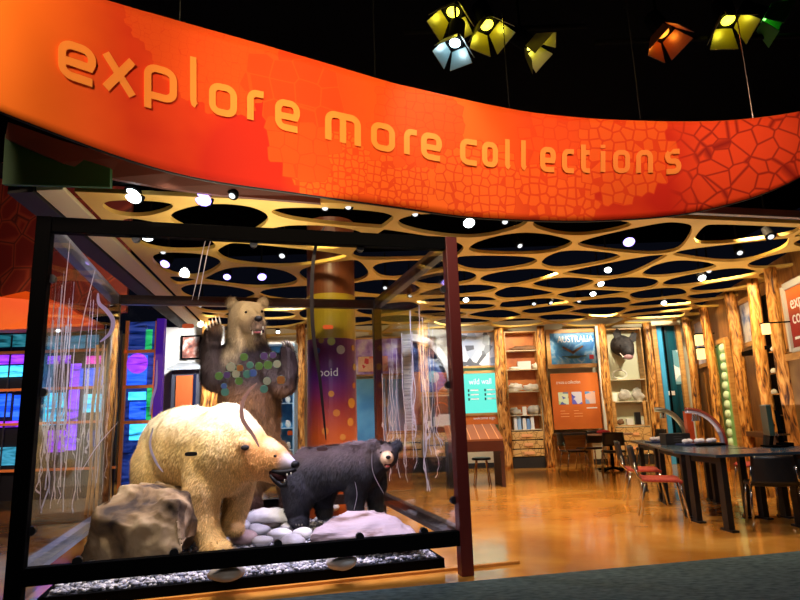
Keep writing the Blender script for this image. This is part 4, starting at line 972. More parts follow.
for a in ([(616, 342), (613, 333), (617, 328), (621, 331), (622, 341)], [(628, 340), (632, 332), (637, 333), (636, 341), (630, 345)]):
    MB().slab([Q(x, y, .12) for x, y in a], (0, .04, 0)).build('ear', BH, t, bevel=.01)
MB().ball(Q(628.5, 357, .54), (.11, .04, .06), 12, 8).build('snout', mat('snout_pink', (.25, .13, .13), .5), t, smooth=True)
for x in (620, 630): MB().ball(Q(x, 346, .36), .02, 8, 6).build('eye', EYE_M, t, smooth=True)
for s in ((623, 357, 620, 353), (633, 357, 635, 352)): MB().tube([Q(s[0], s[1], .45), Q(s[2], s[3], .5)], [.02, .004], 6).build('tusk', SHELL, t)
YS = YF+.12
t = MB().tube([(ony(620, 374, YS).x+.16*math.cos(a), YS+.02, hz[0]+.12+.10*math.sin(a)) for a in [2*PI*i/20 for i in range(21)]], .018, 6, False).build('ring_jaw', SHELL, None, loc=(ony(620, 374, YS).x, YS, hz[0]), label='thin white jaw bone ring below the boar head', cat='bone')
lump('fossil', 'grey shaggy fossil at the left of the cabinet middle shelf', 'fossil', 625, 397, YS, 11, 12, ROCKG, 3, flat=hz[1]); lump('fossil', 'grey shaggy fossil at the right of the cabinet middle shelf', 'fossil', 638, 397, YS, 12, 12, ROCKG, 7, flat=hz[1])
bx('info_card', 'white card left of the two grey fossils', 'card', 615, 396, YS, 4, 8, WHITE, hz[1], .02)
bx('bottle', 'dark bottle in the lowest glazed bay of the boar cabinet', 'bottle', 637, 413, YS, 5, 12, BLACKPL, hz[2]+.02); bx('specimen_box', 'small pale box left of the dark bottle', 'box', 629, 418, YS, 6, 6, WHITE, hz[2]+.02); lump('rock_specimen', 'small brown stone in the lowest bay of the boar cabinet', 'rock', 620, 418, YS, 7, 6, BROWNS, 2, flat=hz[2]+.02); bx('info_card', 'small white card right of the dark bottle', 'card', 642, 419, YS, 3, 4, WHITE, hz[2]+.02, .02)
# wild wall station
t, r = panel('wall_graphic', 'grey blue comic style graphic above the teal screen', 'wall graphic', (455, 333, 495, 366), YF+.2, nmat('comic_print', (.09, .10, .12), (.62, .62, .66), 5, c3=(.36, .42, .5), tex='cells', rough=.5), .03, OAK, .05)
t, r = panel('screen', 'glowing teal screen titled wild wall with rows of white text', 'screen', (458, 373.5, 499, 413), YF+.15, emat('teal_glow', (.10, .72, .58), .95), .04, OAK, .06)
yy = YF+.15-.045
text('title', 'wild wall', emat('white_glow', (.9, 1, .95), 1.1), t, (r[0]+.26, yy, r[3]-.25), .19, width=.52, align='LEFT')
for cx_ in (.30, .70):
    for k in range(3): MB().bb(r[0]+(r[1]-r[0])*cx_, r[0]+(r[1]-r[0])*(cx_+.2), yy-.002, yy+.01, r[3]-.40-.10*k, r[3]-.37-.10*k).build('text_line', WH, t); MB().bb(r[0]+(r[1]-r[0])*(cx_-.06), r[0]+(r[1]-r[0])*(cx_-.025), yy-.002, yy+.01, r[3]-.42-.10*k, r[3]-.36-.10*k).build('marker', DARK, t)
t, r = panel('sign_board', 'orange strip sign under the teal screen', 'sign', (458, 415, 500, 425), YF+.14, mat('orange_strip', (.72, .17, .02), .5), .03)
text('lettering', 'welcome sign', WH, t, (r[0]+.35, YF+.105, r[3]-.1), .09, width=.5, align='LEFT')
# slanted desk
p = onz(505, 487, 0); YD = p.y
t = thing('slanted_desk', 'brown desk with slatted sloping top and dark end panel below the teal screen', 'desk', (p.x-.5, YD+.4, 0))
xr = p.x+.02; xl = ony(462, 430, YD).x-.25
zt = ony(490, 439, YD).z; zb_ = ony(490, 449, YD).z
MB().slab([(xl, YD, zt), (xr, YD, zt), (xr, YD+.9, zt+.24), (xl, YD+.9, zt+.24)], (0, 0, -.05)).build('sloping_top', mat('salmon_wood', (.36, .12, .045), .5), t)
f = MB()
for k in range(6): x = xl+(xr-xl)*(k+.5)/6; f.slab([(x-.006, YD, zt+.001), (x+.006, YD, zt+.001), (x+.006, YD+.9, zt+.241), (x-.006, YD+.9, zt+.241)], (0, 0, .004))
f.build('top_grooves', PALEOR, t)
MB().bb(xl, xr, YD-.02, YD+.02, zb_-.04, zt-.03).build('front_panel', mat('dark_red_wood', (.09, .018, .01), .5), t)
MB().bb(xr-.06, xr, YD, YD+.85, 0, zt-.06).build('end_panel', mat('dark_red_wood_side', (.07, .02, .015), .5), t, label='dark end panel')
MB().bb(xl, xl+.06, YD, YD+.85, 0, zt-.06).build('end_panel', DARK, t)
# stools under the desk
def make_stool(loc, label):
    t = thing('stool', label, 'stool', loc, 0, 'stools under the slanted desk')
    MB().cyl((0, 0, .43), (0, 0, .47), .17, .16, 20).build('seat', BLACKPL, t, local=True, bevel=.006)
    for i in range(4): a = PI/4+i*PI/2; MB().tube([(.12*math.cos(a), .12*math.sin(a), .43), (.19*math.cos(a), .19*math.sin(a), 0)], .011, 8).build('leg', CHROME, t, local=True)
    return t
st = make_stool((xr-.35, YD+.35, 0), 'black stool nearest the dark end panel of the slanted desk'); copy_tree(st, (xr-.80, YD+.4, 0), .4, 'black stool further left under the slanted desk')
# area behind the case: arch, purple and blue panels, glass cabinets
t, r = panel('wall_graphic', 'bright lilac and white picture panel above the light blue panel', 'wall graphic', (356, 339, 408, 374), YB-.12, nmat('lilac_print', (.25, .12, .55), (.80, .75, .85), 4, c3=(.5, .35, .8)), .03, OAK, .04)
MB().bb(r[0]+.05, r[0]+.75, YB-.165, YB-.15, r[2]+.06, r[2]+.42).build('red_print_area', nmat('red_print_spots', (.65, .05, .05), (.8, .5, .3), 8, tex='cells'), t)
panel('wall_panel', 'light blue tall panel behind the display case beside the round column', 'wall panel', (356, 379, 386, 446), YB-.12, nmat('sky_blue_panel', (.05, .28, .58), (.16, .50, .75), 1.5), .03)
panel('wall_panel', 'pale blue curtain-like panel left of the white arch', 'wall panel', (388, 379, 412, 446), YB-.12, nmat('pale_blue_panel', (.12, .30, .50), (.30, .52, .66), 3, (6, 1, .3)), .03)
# white arch niche
c = ony(415, 420, YB-.2); xr_ = ony(456, 395, YB-.2).x; xl_ = ony(412, 380, YB-.2).x
zt_ = ony(415, 335, YB-.2).z; zb_ = ony(450, 391, YB-.2).z
t = thing('arch_niche', 'white quarter-round arch with a blue mural inside', 'arch', ((xl_+xr_)/2, YB-.2, zb_))
Rr = xr_-xl_; hh = zt_-zb_
A = [(xl_+Rr*math.sin(a), zb_+hh*math.cos(a)) for a in [PI/2*i/16 for i in range(17)]]
B = [(xl_+(Rr-.16)*math.sin(a), zb_+(hh-.16)*math.cos(a)) for a in [PI/2*i/16 for i in range(17)]]
m_ = MB()
for i in range(16): m_.slab([(A[i][0], YB-.4, A[i][1]), (A[i+1][0], YB-.4, A[i+1][1]), (B[i+1][0], YB-.4, B[i+1][1]), (B[i][0], YB-.4, B[i][1])], (0, .4, 0))
m_.build('arch_band', WHITE, t)
m_ = MB().slab([(x, YB-.1, z) for x, z in B]+[(xl_, YB-.1, zb_)], (0, .06, 0)); m_.build('mural', nmat('blue_mural', (.01, .04, .22), (.10, .20, .50), 1.6, (1, 1, 3), dist=2), t)
for dx, dz, rr3, cc in ((.35, .75, .13, (.25, .35, .6)), (.7, .6, .12, (.2, .3, .55)), (.5, .35, .14, (.3, .55, .6))): MB().cyl((xl_+dx, YB-.115, zb_+dz), (xl_+dx, YB-.1, zb_+dz), rr3, n=20).build('mural_disc', mat('disc_%d' % int(dx*100), cc, .5), t)
MB().bb(xl_-.2, xl_, YB-.38, YB, 0, zt_).build('beaded_post', nmat('beaded_white', (.35, .35, .4), (.8, .8, .82), 9, (.2, .2, 3)), t, label='white beaded post')
gc, gx0, gx1, gz_ = cabinet('glass_cabinet', 'small lit cabinet with pale specimens below the white arch', (424, 393, 459, 463), (395, 426), YB-.55, .35, (432, 445, 457), mat('grey_blue_back', (.16, .18, .22), .5), cat='cabinet')
YS = YB-.42
for i, (x, y, w_, h_, nm) in enumerate([(429, 410, 3, 5, 'at the far left'), (436, 422, 5, 9, 'left of the middle'), (444, 421, 11, 11, 'in the middle, the largest'), (455, 410, 3, 5, 'at the far right')]): bx('info_card', f'white card {nm} of the cabinet under the arch', 'card', x, y, YS, w_, h_, WHITE, gz_[1], .03, 'cards in the arch cabinet')
t = MB().tube([(ony(440, 402, YS).x+.17*math.cos(a), YS+.05, gz_[1]+.42+.10*math.sin(a)) for a in [PI*i/14 for i in range(15)]], .02, 6).build('jaw_specimen', mat('rust_bone', (.45, .2, .12), .5), gc)
lump('skull', 'flat brown skull on top of the arch cabinet', 'skull', 448, 388, YB-.38, 16, 7, nmat('skull_brown', (.2, .14, .1), (.5, .42, .33), 5), 3, .3, flat=ony(441, 393, YB-.55).z)
lb, lx0, lx1, lz_ = cabinet('drawer_cabinet', 'crackled wooden drawer cabinet behind the right glass pane of the case', (386, 431, 422, 463), (432,), YB-.55, .35, (433, 443, 450, 458), OAK, cat='cabinet')
t, r = panel('text_board', 'red brown text column panel between blue panel and arch', 'panel', (411, 372, 421, 425), YB-.14, nmat('rust_print', (.35, .08, .03), (.55, .25, .12), 5), .03)
# round column with printed wrap
cc = ony(332, 400, 8.05); xc = cc.x; rc = .325
t = thing('round_column', 'round column with brown top, olive reflected band and purple to orange poster with discs', 'column', (xc, 8.05, 0))
zA = ony(332, 293, 7.75).z; zB = ony(332, 338, 7.75).z
MB().cyl((xc, 8.05, zA), (xc, 8.05, 3.9), rc, n=40).build('upper_shaft', mat('brown_column', (.16, .045, .015), .4), t, smooth=False)
MB().cyl((xc, 8.05, zB), (xc, 8.05, zA), rc+.004, n=40).build('olive_reflection', mat('olive_gold_reflection', (.42, .30, .02), .4), t)  # yellowish glass reflection painted as a band on the column
def wrapmat():
    m, nt, b = nodes('printed_wrap'); N = nt.nodes; L = nt.links
    tc = N.new('ShaderNodeTexCoord'); sp = N.new('ShaderNodeSeparateXYZ'); L.new(tc.outputs['Object'], sp.inputs[0])
    r = N.new('ShaderNodeValToRGB'); e = r.color_ramp.elements; e[0].position = .0; e[0].color = (.36, .07, .008, 1); e[1].position = 1; e[1].color = (.14, .03, .10, 1)
    for p_, c_ in ((.45, (.42, .07, .01)), (.62, (.30, .03, .04)), (.78, (.12, .02, .20))): q = e.new(p_); q.color = (*c_, 1)
    mr = N.new('ShaderNodeMapRange'); mr.inputs[2].default_value = zB; L.new(sp.outputs[2], mr.inputs[0]); L.new(mr.outputs[0], r.inputs[0]); L.new(r.outputs[0], b.inputs['Base Color']); b.inputs['Roughness'].default_value = .35; return m
MB().cyl((xc, 8.05, 0), (xc, 8.05, zB), rc+.002, n=40).build('poster_wrap', wrapmat(), t)
text('lettering', 'boid', WH, t, (ony(328, 376, 7.7).x, 8.05-rc-.012, ony(328, 376, 7.7).z), .15)
for i, (x, y, r3, c3) in enumerate([(341, 350, 4.5, (.5, .5, .48)), (332, 342, 4, (.35, .4, .05)), (322, 341, 3, (.3, .2, .05)), (318, 351, 3, (.05, .1, .4)), (352, 347, 3, (.45, .22, .03)), (355, 366, 3.5, (.5, .3, .05)), (351, 403, 5, (.7, .28, .02)), (332, 394, 3, (.65, .25, .02)), (337, 413, 3.5, (.5, .16, .02)), (350, 422, 4, (.6, .22, .03)), (326, 431, 3.5, (.5, .16, .02)), (343, 437, 3, (.5, .18, .03)), (353, 385, 3, (.5, .15, .03))]):
    p = ony(x, y, 7.8); dx = max(-.31, min(.31, p.x-xc)); a = math.asin(dx/.327); n_ = Vector((math.sin(a), -math.cos(a), 0)); c4 = Vector((xc, 8.05, p.z))+n_*(rc-.004)
    MB().cyl(c4, c4+n_*.012, r3/F*7.75, n=20).build('printed_disc', mat('disc_print_%d' % i, c3, .4), t)
# blue lit cabinet seen between the bears
x0, x1, z0, z1 = rect(266, 345, 296, 470, 12.0)
t = thing('glass_cabinet', 'tall blue lit glass cabinet with shelves of specimens between brown bear and column', 'cabinet', ((x0+x1)/2, 12.0, 0)); z0 = 0
for a in (x0, x1-.03): MB().bb(a, a+.03, 11.8, 12.2, 0, z1).build('side_post', mat('pale_blue_post', (.35, .55, .7), .4), t)
MB().bb(x0, x1, 12.18, 12.2, 0, z1).build('back_panel', nmat('blue_back', (.02, .12, .30), (.08, .35, .60), 3), t); MB().bb(x0, x1, 11.8, 12.2, z1, z1+.04).build('top', WHITE, t); MB().bb(x0, x1, 11.8, 12.18, 0, .15).build('base', DARK, t)
for py in (388, 403, 428, 450):
    z = ony(281, py, 11.9).z; MB().bb(x0+.03, x1-.03, 11.82, 12.18, z-.015, z).build('shelf', mat('cyan_shelf', (.4, .6, .7), .3), t)
    for i in range(3): lump('specimen', f'pale specimen on the {dict(zip((388,403,428,450),("top","second","third","lowest")))[py]} blue cabinet shelf, {("left","middle","right")[i]}', 'specimen', 272+i*8, py-3, 12.0, 5, 5+i, SHELL, i+py, .06, 'specimens in the blue cabinet', flat=z)
spot((ony(281, 340, 11.4).x, 11.2, 3.1), ((x0+x1)/2, 12.0, 1.4), 60, (.25, .6, 1), 60)
# left: white wall corner, picture, orange cabinet
xw0 = ony(161, 400, 12.25).x; xw1 = ony(222, 400, 12.25).x
MB().bb(xw0, xw1, 12.25, 12.35, 0, 3.19).build('wall_white', WHITE, kind='structure')
t, r = panel('picture_frame', 'dark framed picture on the white wall left of the brown bear', 'picture', (183, 337, 200, 358), 12.24, nmat('photo_print', (.05, .02, .02), (.75, .68, .6), 6, c3=(.35, .12, .08)), .02, BLACK, .03)
x0, x1, z0, z1 = rect(170, 368, 198, 470, 11.7); z0 = 0
t = thing('kiosk_cabinet', 'grey topped cabinet with orange front panel below the framed picture', 'cabinet', ((x0+x1)/2, 11.7, 0))
MB().bb(x0, x1, 11.7, 12.2, 0, z1-.02).build('body', mat('slate_body', (.06, .06, .08), .5), t)
MB().bb(x0+.1, x1-.12, 11.67, 11.7, .1, z1-.15).build('front_panel', mat('orange_panel', (.55, .12, .03), .4), t); MB().bb(x1-.10, x1-.05, 11.67, 11.7, .1, z1-.12).build('metal_strip', CHROME, t)
MB().slab([(x0-.06, 11.6, z1), (x1+.06, 11.6, z1), (x1+.06, 12.2, z1+.16), (x0-.06, 12.2, z1+.16)], (0, 0, -.04)).build('sloping_top', mat('grey_top', (.35, .38, .40), .4), t)
# purple edge post and colourful media rack behind the left pane
def glow(n, c, s): return nmat(n, tuple(q*.12 for q in c), tuple(min(1, q*1.5+.02) for q in c), 2.2, (1, 1, 5), .3, 6, 0, 1.2, c, pos=(.3, .62), emit=s*1.1)
GB = glow('blue_glow', (.01, .08, .85), 1.1); GC = glow('cyan_glow', (.05, .5, .95), 1.2); GP = glow('purple_glow', (.25, .03, .8), 1.0); GG = glow('green_glow', (.01, .35, .10), .8); GM = glow('magenta_glow', (.6, .03, .5), .9); GDK = glow('navy_glow', (.005, .02, .14), .8)
ORR = mat('orange_rail', (.80, .25, .08), .4, emit=(.8, .22, .05), es=.12)
YM = 10.2
t = thing('media_rack', 'tall rack of blue green and purple glowing panels with orange rails behind the left pane', 'display rack', (ony(144, 400, YM).x, YM, 0))
def rk(px, m, nm, d=.0, th=.03):
    x0, x1, z0, z1 = rect(*px, YM); return MB().bb(x0, x1, YM-d-th, YM-d, max(0, z0), z1).build(nm, m, t)
rk((126, 322, 160, 500), GDK, 'back_panel', 0)
for px, m in (((129, 326, 148, 350), GDK), ((147, 330, 153, 352), GG), ((129, 356, 148, 385), GB), ((148, 388, 155, 420), GG), ((130, 392, 147, 400), GC), ((131, 402, 147, 419), GB), ((131, 424, 148, 440), GC), ((148, 424, 156, 470), GG)): rk(px, m, 'glowing_panel', .035)
rk((156.5, 320, 164, 500), mat('purple_post', (.05, .01, .22), .4, emit=(.06, .01, .3), es=.5), 'edge_post', .05, .1)
for y in (352, 387, 422): rk((126, y-1.5, 157, y+1.5), ORR, 'rail', .08)
rk((154, 322, 157, 500), ORR, 'upright', .08); rk((124, 322, 127, 500), ORR, 'upright', .08)
x0, x1, z0, z1 = rect(134, 353, 146, 375, YM); MB().cyl(((x0+x1)/2, YM-.12, (z0+z1)/2), ((x0+x1)/2, YM-.08, (z0+z1)/2), .17, n=24).build('disc', GP, t)
# long lit shelving far left
YM = 9.4
t = thing('lit_shelving', 'long low shelving of blue and purple lit bays with orange rails at the far left', 'shelving', (ony(50, 430, YM).x, YM, 0))
rk((-70, 334, 118, 500), mat('rack_back', (.01, .015, .03), .5), 'back_panel', 0)
random.seed(3)
for px, m in (((-60, 356, 44, 365), GP), ((50, 356, 72, 364), GP), ((88, 356, 116, 364), GM), ((-60, 367, 24, 378), GC), ((70, 364, 80, 450), glow('violet_tube', (.2, .05, .9), 1.2)), ((82, 368, 116, 386), GB), ((-60, 395, 12, 418), GB), ((16, 395, 40, 420), GB), ((46, 393, 66, 425), GC), ((84, 394, 116, 412), GC), ((50, 430, 66, 452), GP), ((90, 430, 114, 446), GDK), ((-60, 422, 30, 428), GP), ((-60, 448, 20, 466), glow('teal_glow_low', (.02, .18, .3), .8)), ((-60, 336, 40, 348), glow('teal_dim', (.01, .12, .16), .8)), ((50, 336, 100, 349), glow('teal_dim_long', (.03, .16, .26), .8))): rk(px, m, 'lit_bay', .035)
for y in (353, 390, 424, 470): rk((-70, y-1.3, 118, y+1.3), ORR, 'rail', .08)
for x in (-20, 8, 32, 60, 84, 104): rk((x-.6, 336, x+.6, 500), mat('thin_post', (.05, .06, .1), .4), 'upright', .07, .02)
for i, x in enumerate((94, 99, 104, 109, 115)):
    c = ony(x, 400, 8.9); MB().tube([(c.x+.02*math.sin(k*1.3+i), 8.9, ony(x, 345, 8.9).z*(1-k/8)) for k in range(9)], .022, 8).build('hanging_strip', nmat('cream_strip_%d' % i, (.5, .3, .1), (.7, .5, .22), 4), None, loc=(c.x, 8.9, ony(x, 345, 8.9).z), label=f'wavy cream hanging strip, {("first","second","third","fourth","fifth")[i]} from the left, before the lit shelving', cat='hanging strip', group='cream strips before the lit shelving')
# orange canopy sign and red crackled hanging wall at left
YC = 8.3
pts = [(-90, 306), (0, 297), (26, 291), (60, 303), (94, 322), (94, 326), (60, 329), (0, 330), (-90, 330)]
c = ony(30, 315, YC)
MB().slab([ony(x, y, YC+(.0 if x < 60 else .2)) for x, y in pts], (0, .3, 0)).build('canopy', nmat('orange_canopy', (.80, .10, .006), (.90, .20, .012), .8, rough=.6), None, loc=c, label='orange peaked canopy above the lit shelving at the far left', cat='canopy')
def redcrack():
    m, nt, b = nodes('red_crackle_print'); N = nt.nodes; L = nt.links
    tc = N.new('ShaderNodeTexCoord'); v_ = N.new('ShaderNodeTexVoronoi'); v_.feature = 'DISTANCE_TO_EDGE'; v_.inputs['Scale'].default_value = 2.3; L.new(tc.outputs['Object'], v_.inputs['Vector'])
    r = N.new('ShaderNodeValToRGB'); e = r.color_ramp.elements; e[0].position = .0; e[0].color = (.03, .003, .002, 1); e[1].position = .10; e[1].color = (.13, .008, .004, 1); q = e.new(.045); q.color = (.26, .04, .015, 1)
    L.new(v_.outputs['Distance'], r.inputs[0]); L.new(r.outputs[0], b.inputs['Base Color']); b.inputs['Roughness'].default_value = .7; return m
m_ = MB(); n_ = 18; A = []
for i in range(n_+1):
    x = -7.6+3.55*i/n_; y = 9.6-.9*math.sin(PI*(i/n_)*.5)*1.0; A.append((x, y))
B = [(x, y+.06) for x, y in A]
zl = ony(30, 316, 9.0).z
mb = MB().prism(A+B[::-1], zl-.05, zl+2.6); mb.build('hanging_banner', redcrack(), None, loc=(-6, 9, zl), label='dark red crackle printed hanging wall at the far left', cat='banner')
# ------------------------------------------------------------------ right wall
W0 = Vector((6.95, 14.4, 0)); WD_ = Vector((-1.8, -9.2, 0)).normalized(); WN = Vector((-WD_.y, WD_.x, 0)); WN = WN if WN.x < 0 else -WN
def rw(x, y, off=.12):
    r = ray(x, y); o_ = W0+WN*off; t = (o_-CAM).dot(WN)/r.dot(WN); return CAM+r*t
RWA = math.atan2(WD_.y, WD_.x)
def wrect(x0, y0, x1, y1, off=.12):
    xm, ym = (x0+x1)/2, (y0+y1)/2; a = rw(x0, ym, off); b = rw(x1, ym, off); zt = rw(xm, y0, off).z; zb = rw(xm, y1, off).z; return a, b, zb, zt
def wpanel(name, label, cat, px, m, th=.05, off=.12, frame_=None, fw=.05, nm='board', parent=None):
    a, b, zb, zt = wrect(*px, off)
    t = parent or thing(name, label, cat, ((a.x+b.x)/2, (a.y+b.y)/2, zb))
    pts = [Vector((a.x, a.y, zb)), Vector((b.x, b.y, zb)), Vector((b.x, b.y, zt)), Vector((a.x, a.y, zt))]
    MB().slab(pts, -WN*th).build(nm, m, t)
    if frame_:
        d = (b-a); d.z = 0; d.normalize(); up = Vector((0, 0, 1)); f = MB()
        for p, q in (((-1, 1), (1, 1)), ((-1, -1), (1, -1)), ((-1, -1), (-1, 1)), ((1, -1), (1, 1))):
            def cn(s): return (pts[0] if s == (-1, -1) else pts[1] if s == (1, -1) else pts[2] if s == (1, 1) else pts[3]) + d*s[0]*fw/2+up*s[1]*fw/2
            f.beam(cn(p), cn(q), fw, th+.04)
        f.build('frame', frame_, t)
    return t, pts
def rlog(x, y, w, seed, label, off=.35):
    p = rw(x, y, off); log('log_column', label, (p.x, p.y, 0), (p.x, p.y, 3.19), w/2/F*p.y*1.0, seed)
rlog(693, 375, 7.5, 11, 'slim log column right of the glass door'); rlog(712, 370, 9, 12, 'log column left of the green disc panel')
rlog(739, 370, 11, 13, 'thick log column right of the green disc panel'); rlog(760, 350, 11.5, 14, 'log column carrying the right hand square lamp'); rlog(781, 350, 12, 15, 'dark topped log column left of the explore collections sign')
# glass door in the corner
x0, x1, z0, z1 = rect(661, 325, 686, 463, 13.7)
t = thing('glass_door', 'teal glass door with pale frame and a white notice between two log columns', 'door', ((x0+x1)/2, 13.7, 0))
for a, b in ((x0-.05, x0+.05), (x1-.05, x1+.05)): MB().bb(a, b, 13.68, 13.78, 0, z1).build('frame_post', OAK, t)
MB().bb(x0-.05, x1+.05, 13.68, 13.78, z1, z1+.1).build('lintel', CREAM, t); MB().bb(x0, x1, 13.76, 13.8, 0, z1).build('dark_glass', nmat('teal_glass', (.003, .02, .03), (.01, .10, .14), 1.2, (4, 1, .3), .1), t)
MB().bb(x0+.07, x0+.17, 13.70, 13.75, 0, z1-.05).build('blue_edge', mat('blue_edge', (.06, .35, .6), .3, emit=(.05, .35, .6), es=.08), t); MB().bb(x0+.22, x0+.25, 13.72, 13.76, 0, z1-.02).build('inner_bar', BLACK, t)
a = ony(673, 350, 13.7); b = ony(686, 384, 13.7); MB().bb(a.x, b.x, 13.74, 13.755, b.z, a.z).build('notice', nmat('notice_print', (.12, .3, .35), (.75, .8, .75), 5, tex='cells'), t, label='white and green notice')
a = ony(669, 391, 13.7); b = ony(676, 395, 13.7); MB().bb(a.x, b.x, 13.74, 13.755, b.z, a.z).build('notice', WHITE, t)
# panels on the right wall
t, p = wpanel('wall_panel', 'oak wall panel behind the two small lamps', 'wall panel', (697, 372, 708, 440), OAKV, .05, .10)
t, p = wpanel('wall_picture', 'pale lilac picture behind the square lamps left of the second log', 'picture', (696, 320, 706, 365), nmat('lilac_picture', (.35, .35, .6), (.75, .72, .8), 4), .04, .12, OAK, .05)
t, p = wpanel('disc_panel', 'tall oak framed green panel with a column of round white discs', 'display panel', (719, 341, 733, 445), mat('pale_green_panel', (.22, .55, .20), .5), .05, .16, OAK, .06)
for i in range(11):
    y = 348+i*9.4; q = rw(726+i*.85-3, y, .17); MB().ball(q, (.075, .075, .09), 14, 8).build('disc', mat('white_green_disc', (.55, .75, .55), .3) if i == 0 else bpy.data.materials['white_green_disc'], t, smooth=True)
t, p = wpanel('wall_picture', 'white picture with blue figure and lined border above the dark ledge', 'picture', (741, 301, 755, 343), nmat('white_blue_print', (.12, .22, .6), (.82, .82, .86), 3.5, pos=(.3, .5)), .04, .16, OAK, .06)
t, p = wpanel('wall_ledge', 'dark ledge running behind the log columns', 'ledge', (740, 349, 765, 353), BLACK, .25, .32)
t, p = wpanel('bench_shelf', 'low dark wooden shelf along the right wall', 'shelf', (742, 432, 768, 437), mat('dark_wood_shelf', (.12, .05, .02), .5), .3, .40)
t, p = wpanel('object_shelf', 'narrow black shelf unit with pale objects between the last two logs', 'shelf unit', (768, 290, 780, 440), BLACK, .1, .18)
for y in (352, 374, 395, 416):
    a, b, zb, zt = wrect(769, y, 779, y+1.5, .3); MB().slab([(a.x, a.y, zt), (b.x, b.y, zt), Vector((b.x, b.y, zt))-WN*.2, Vector((a.x, a.y, zt))-WN*.2], (0, 0, .02)).build('shelf', CHROME, t)
    q = rw(774, y-3, .26); MB().ball(q, (.05, .05, .045), 10, 7).build('shelf_object', ROCKG, t, smooth=True)
# explore collections sign
def rampmat(name, z0, z1, cols):
    m, nt, b = nodes(name); N = nt.nodes; L = nt.links; tc = N.new('ShaderNodeTexCoord'); sp = N.new('ShaderNodeSeparateXYZ'); L.new(tc.outputs['Object'], sp.inputs[0])
    mr = N.new('ShaderNodeMapRange'); mr.inputs[1].default_value = z0; mr.inputs[2].default_value = z1; L.new(sp.outputs[2], mr.inputs[0]); r = N.new('ShaderNodeValToRGB'); e = r.color_ramp.elements
    e[0].color = (*cols[0], 1); e[1].color = (*cols[-1], 1)
    for i, c in enumerate(cols[1:-1]): q = e.new((i+1)/(len(cols)-1)); q.color = (*c, 1)
    L.new(mr.outputs[0], r.inputs[0]); L.new(r.outputs[0], b.inputs['Base Color']); b.inputs['Roughness'].default_value = .5; return m
t, p = wpanel('sign_board', 'large orange and red sign reading explore collections at the right edge', 'sign', (788, 275, 840, 345), rampmat('sign_fade', 0, 1.2, [(.30, .012, .005), (.35, .015, .006), (.75, .20, .03), (.40, .06, .03)]), .05, .30, mat('pale_frame', (.55, .55, .5), .4), .05)
d = (p[1]-p[0]).normalized(); rz_ = math.atan2(d.y, d.x); zt = p[2].z; H_ = p[2].z-p[0].z
for s, zf, sz in (('explore', .36, .26), ('collections', .60, .26), ('more specimens', .80, .09)):
    if s == 'more specimens': continue
    q = p[3]+d*.10+WN*.005; text('lettering', s, WH, t, (q.x, q.y, zt-H_*zf), sz, rz=rz_, align='LEFT')
MB().slab([p[0]+d*.1+Vector((0, 0, H_*.15))+WN*.004, p[0]+d*.5+Vector((0, 0, H_*.15))+WN*.004, p[0]+d*.5+Vector((0, 0, H_*.19))+WN*.004, p[0]+d*.1+Vector((0, 0, H_*.19))+WN*.004], WN*.004).build('text_line', WH, t)
t, p = wpanel('wall_panel', 'oak framed brown panel below the explore collections sign', 'wall panel', (792, 355, 840, 450), nmat('olive_brown_panel', (.16, .08, .03), (.28, .17, .06), 2), .05, .30, OAK, .08)
# square lamps
for x, y, off, lb_ in ((766, 329, .62, 'glowing square lamp hanging on the fourth log column'), (699, 340, .5, 'glowing square lamp, upper of the pair beside the glass door'), (701, 354, .5, 'glowing square lamp, lower of the pair beside the glass door')):
    q = rw(x, y, off); s = 4.0/F*q.y
    t = thing('wall_lamp', lb_, 'lamp', q); MB().box(q, (s*1.6, s*1.6, s*2.6), RWA).build('lamp_shade', emat('lamp_shade_glow', (1, .66, .22), 1.6), t); MB().box(q+Vector((0, 0, s*1.5)), (s*1.7, s*1.7, s*.3), RWA).build('cap', BLACK, t); MB().beam(q+Vector((0, 0, s*1.5)), q-WN*(off-.2)+Vector((0, 0, s*1.5)), .02, .02).build('bracket', BLACK, t)
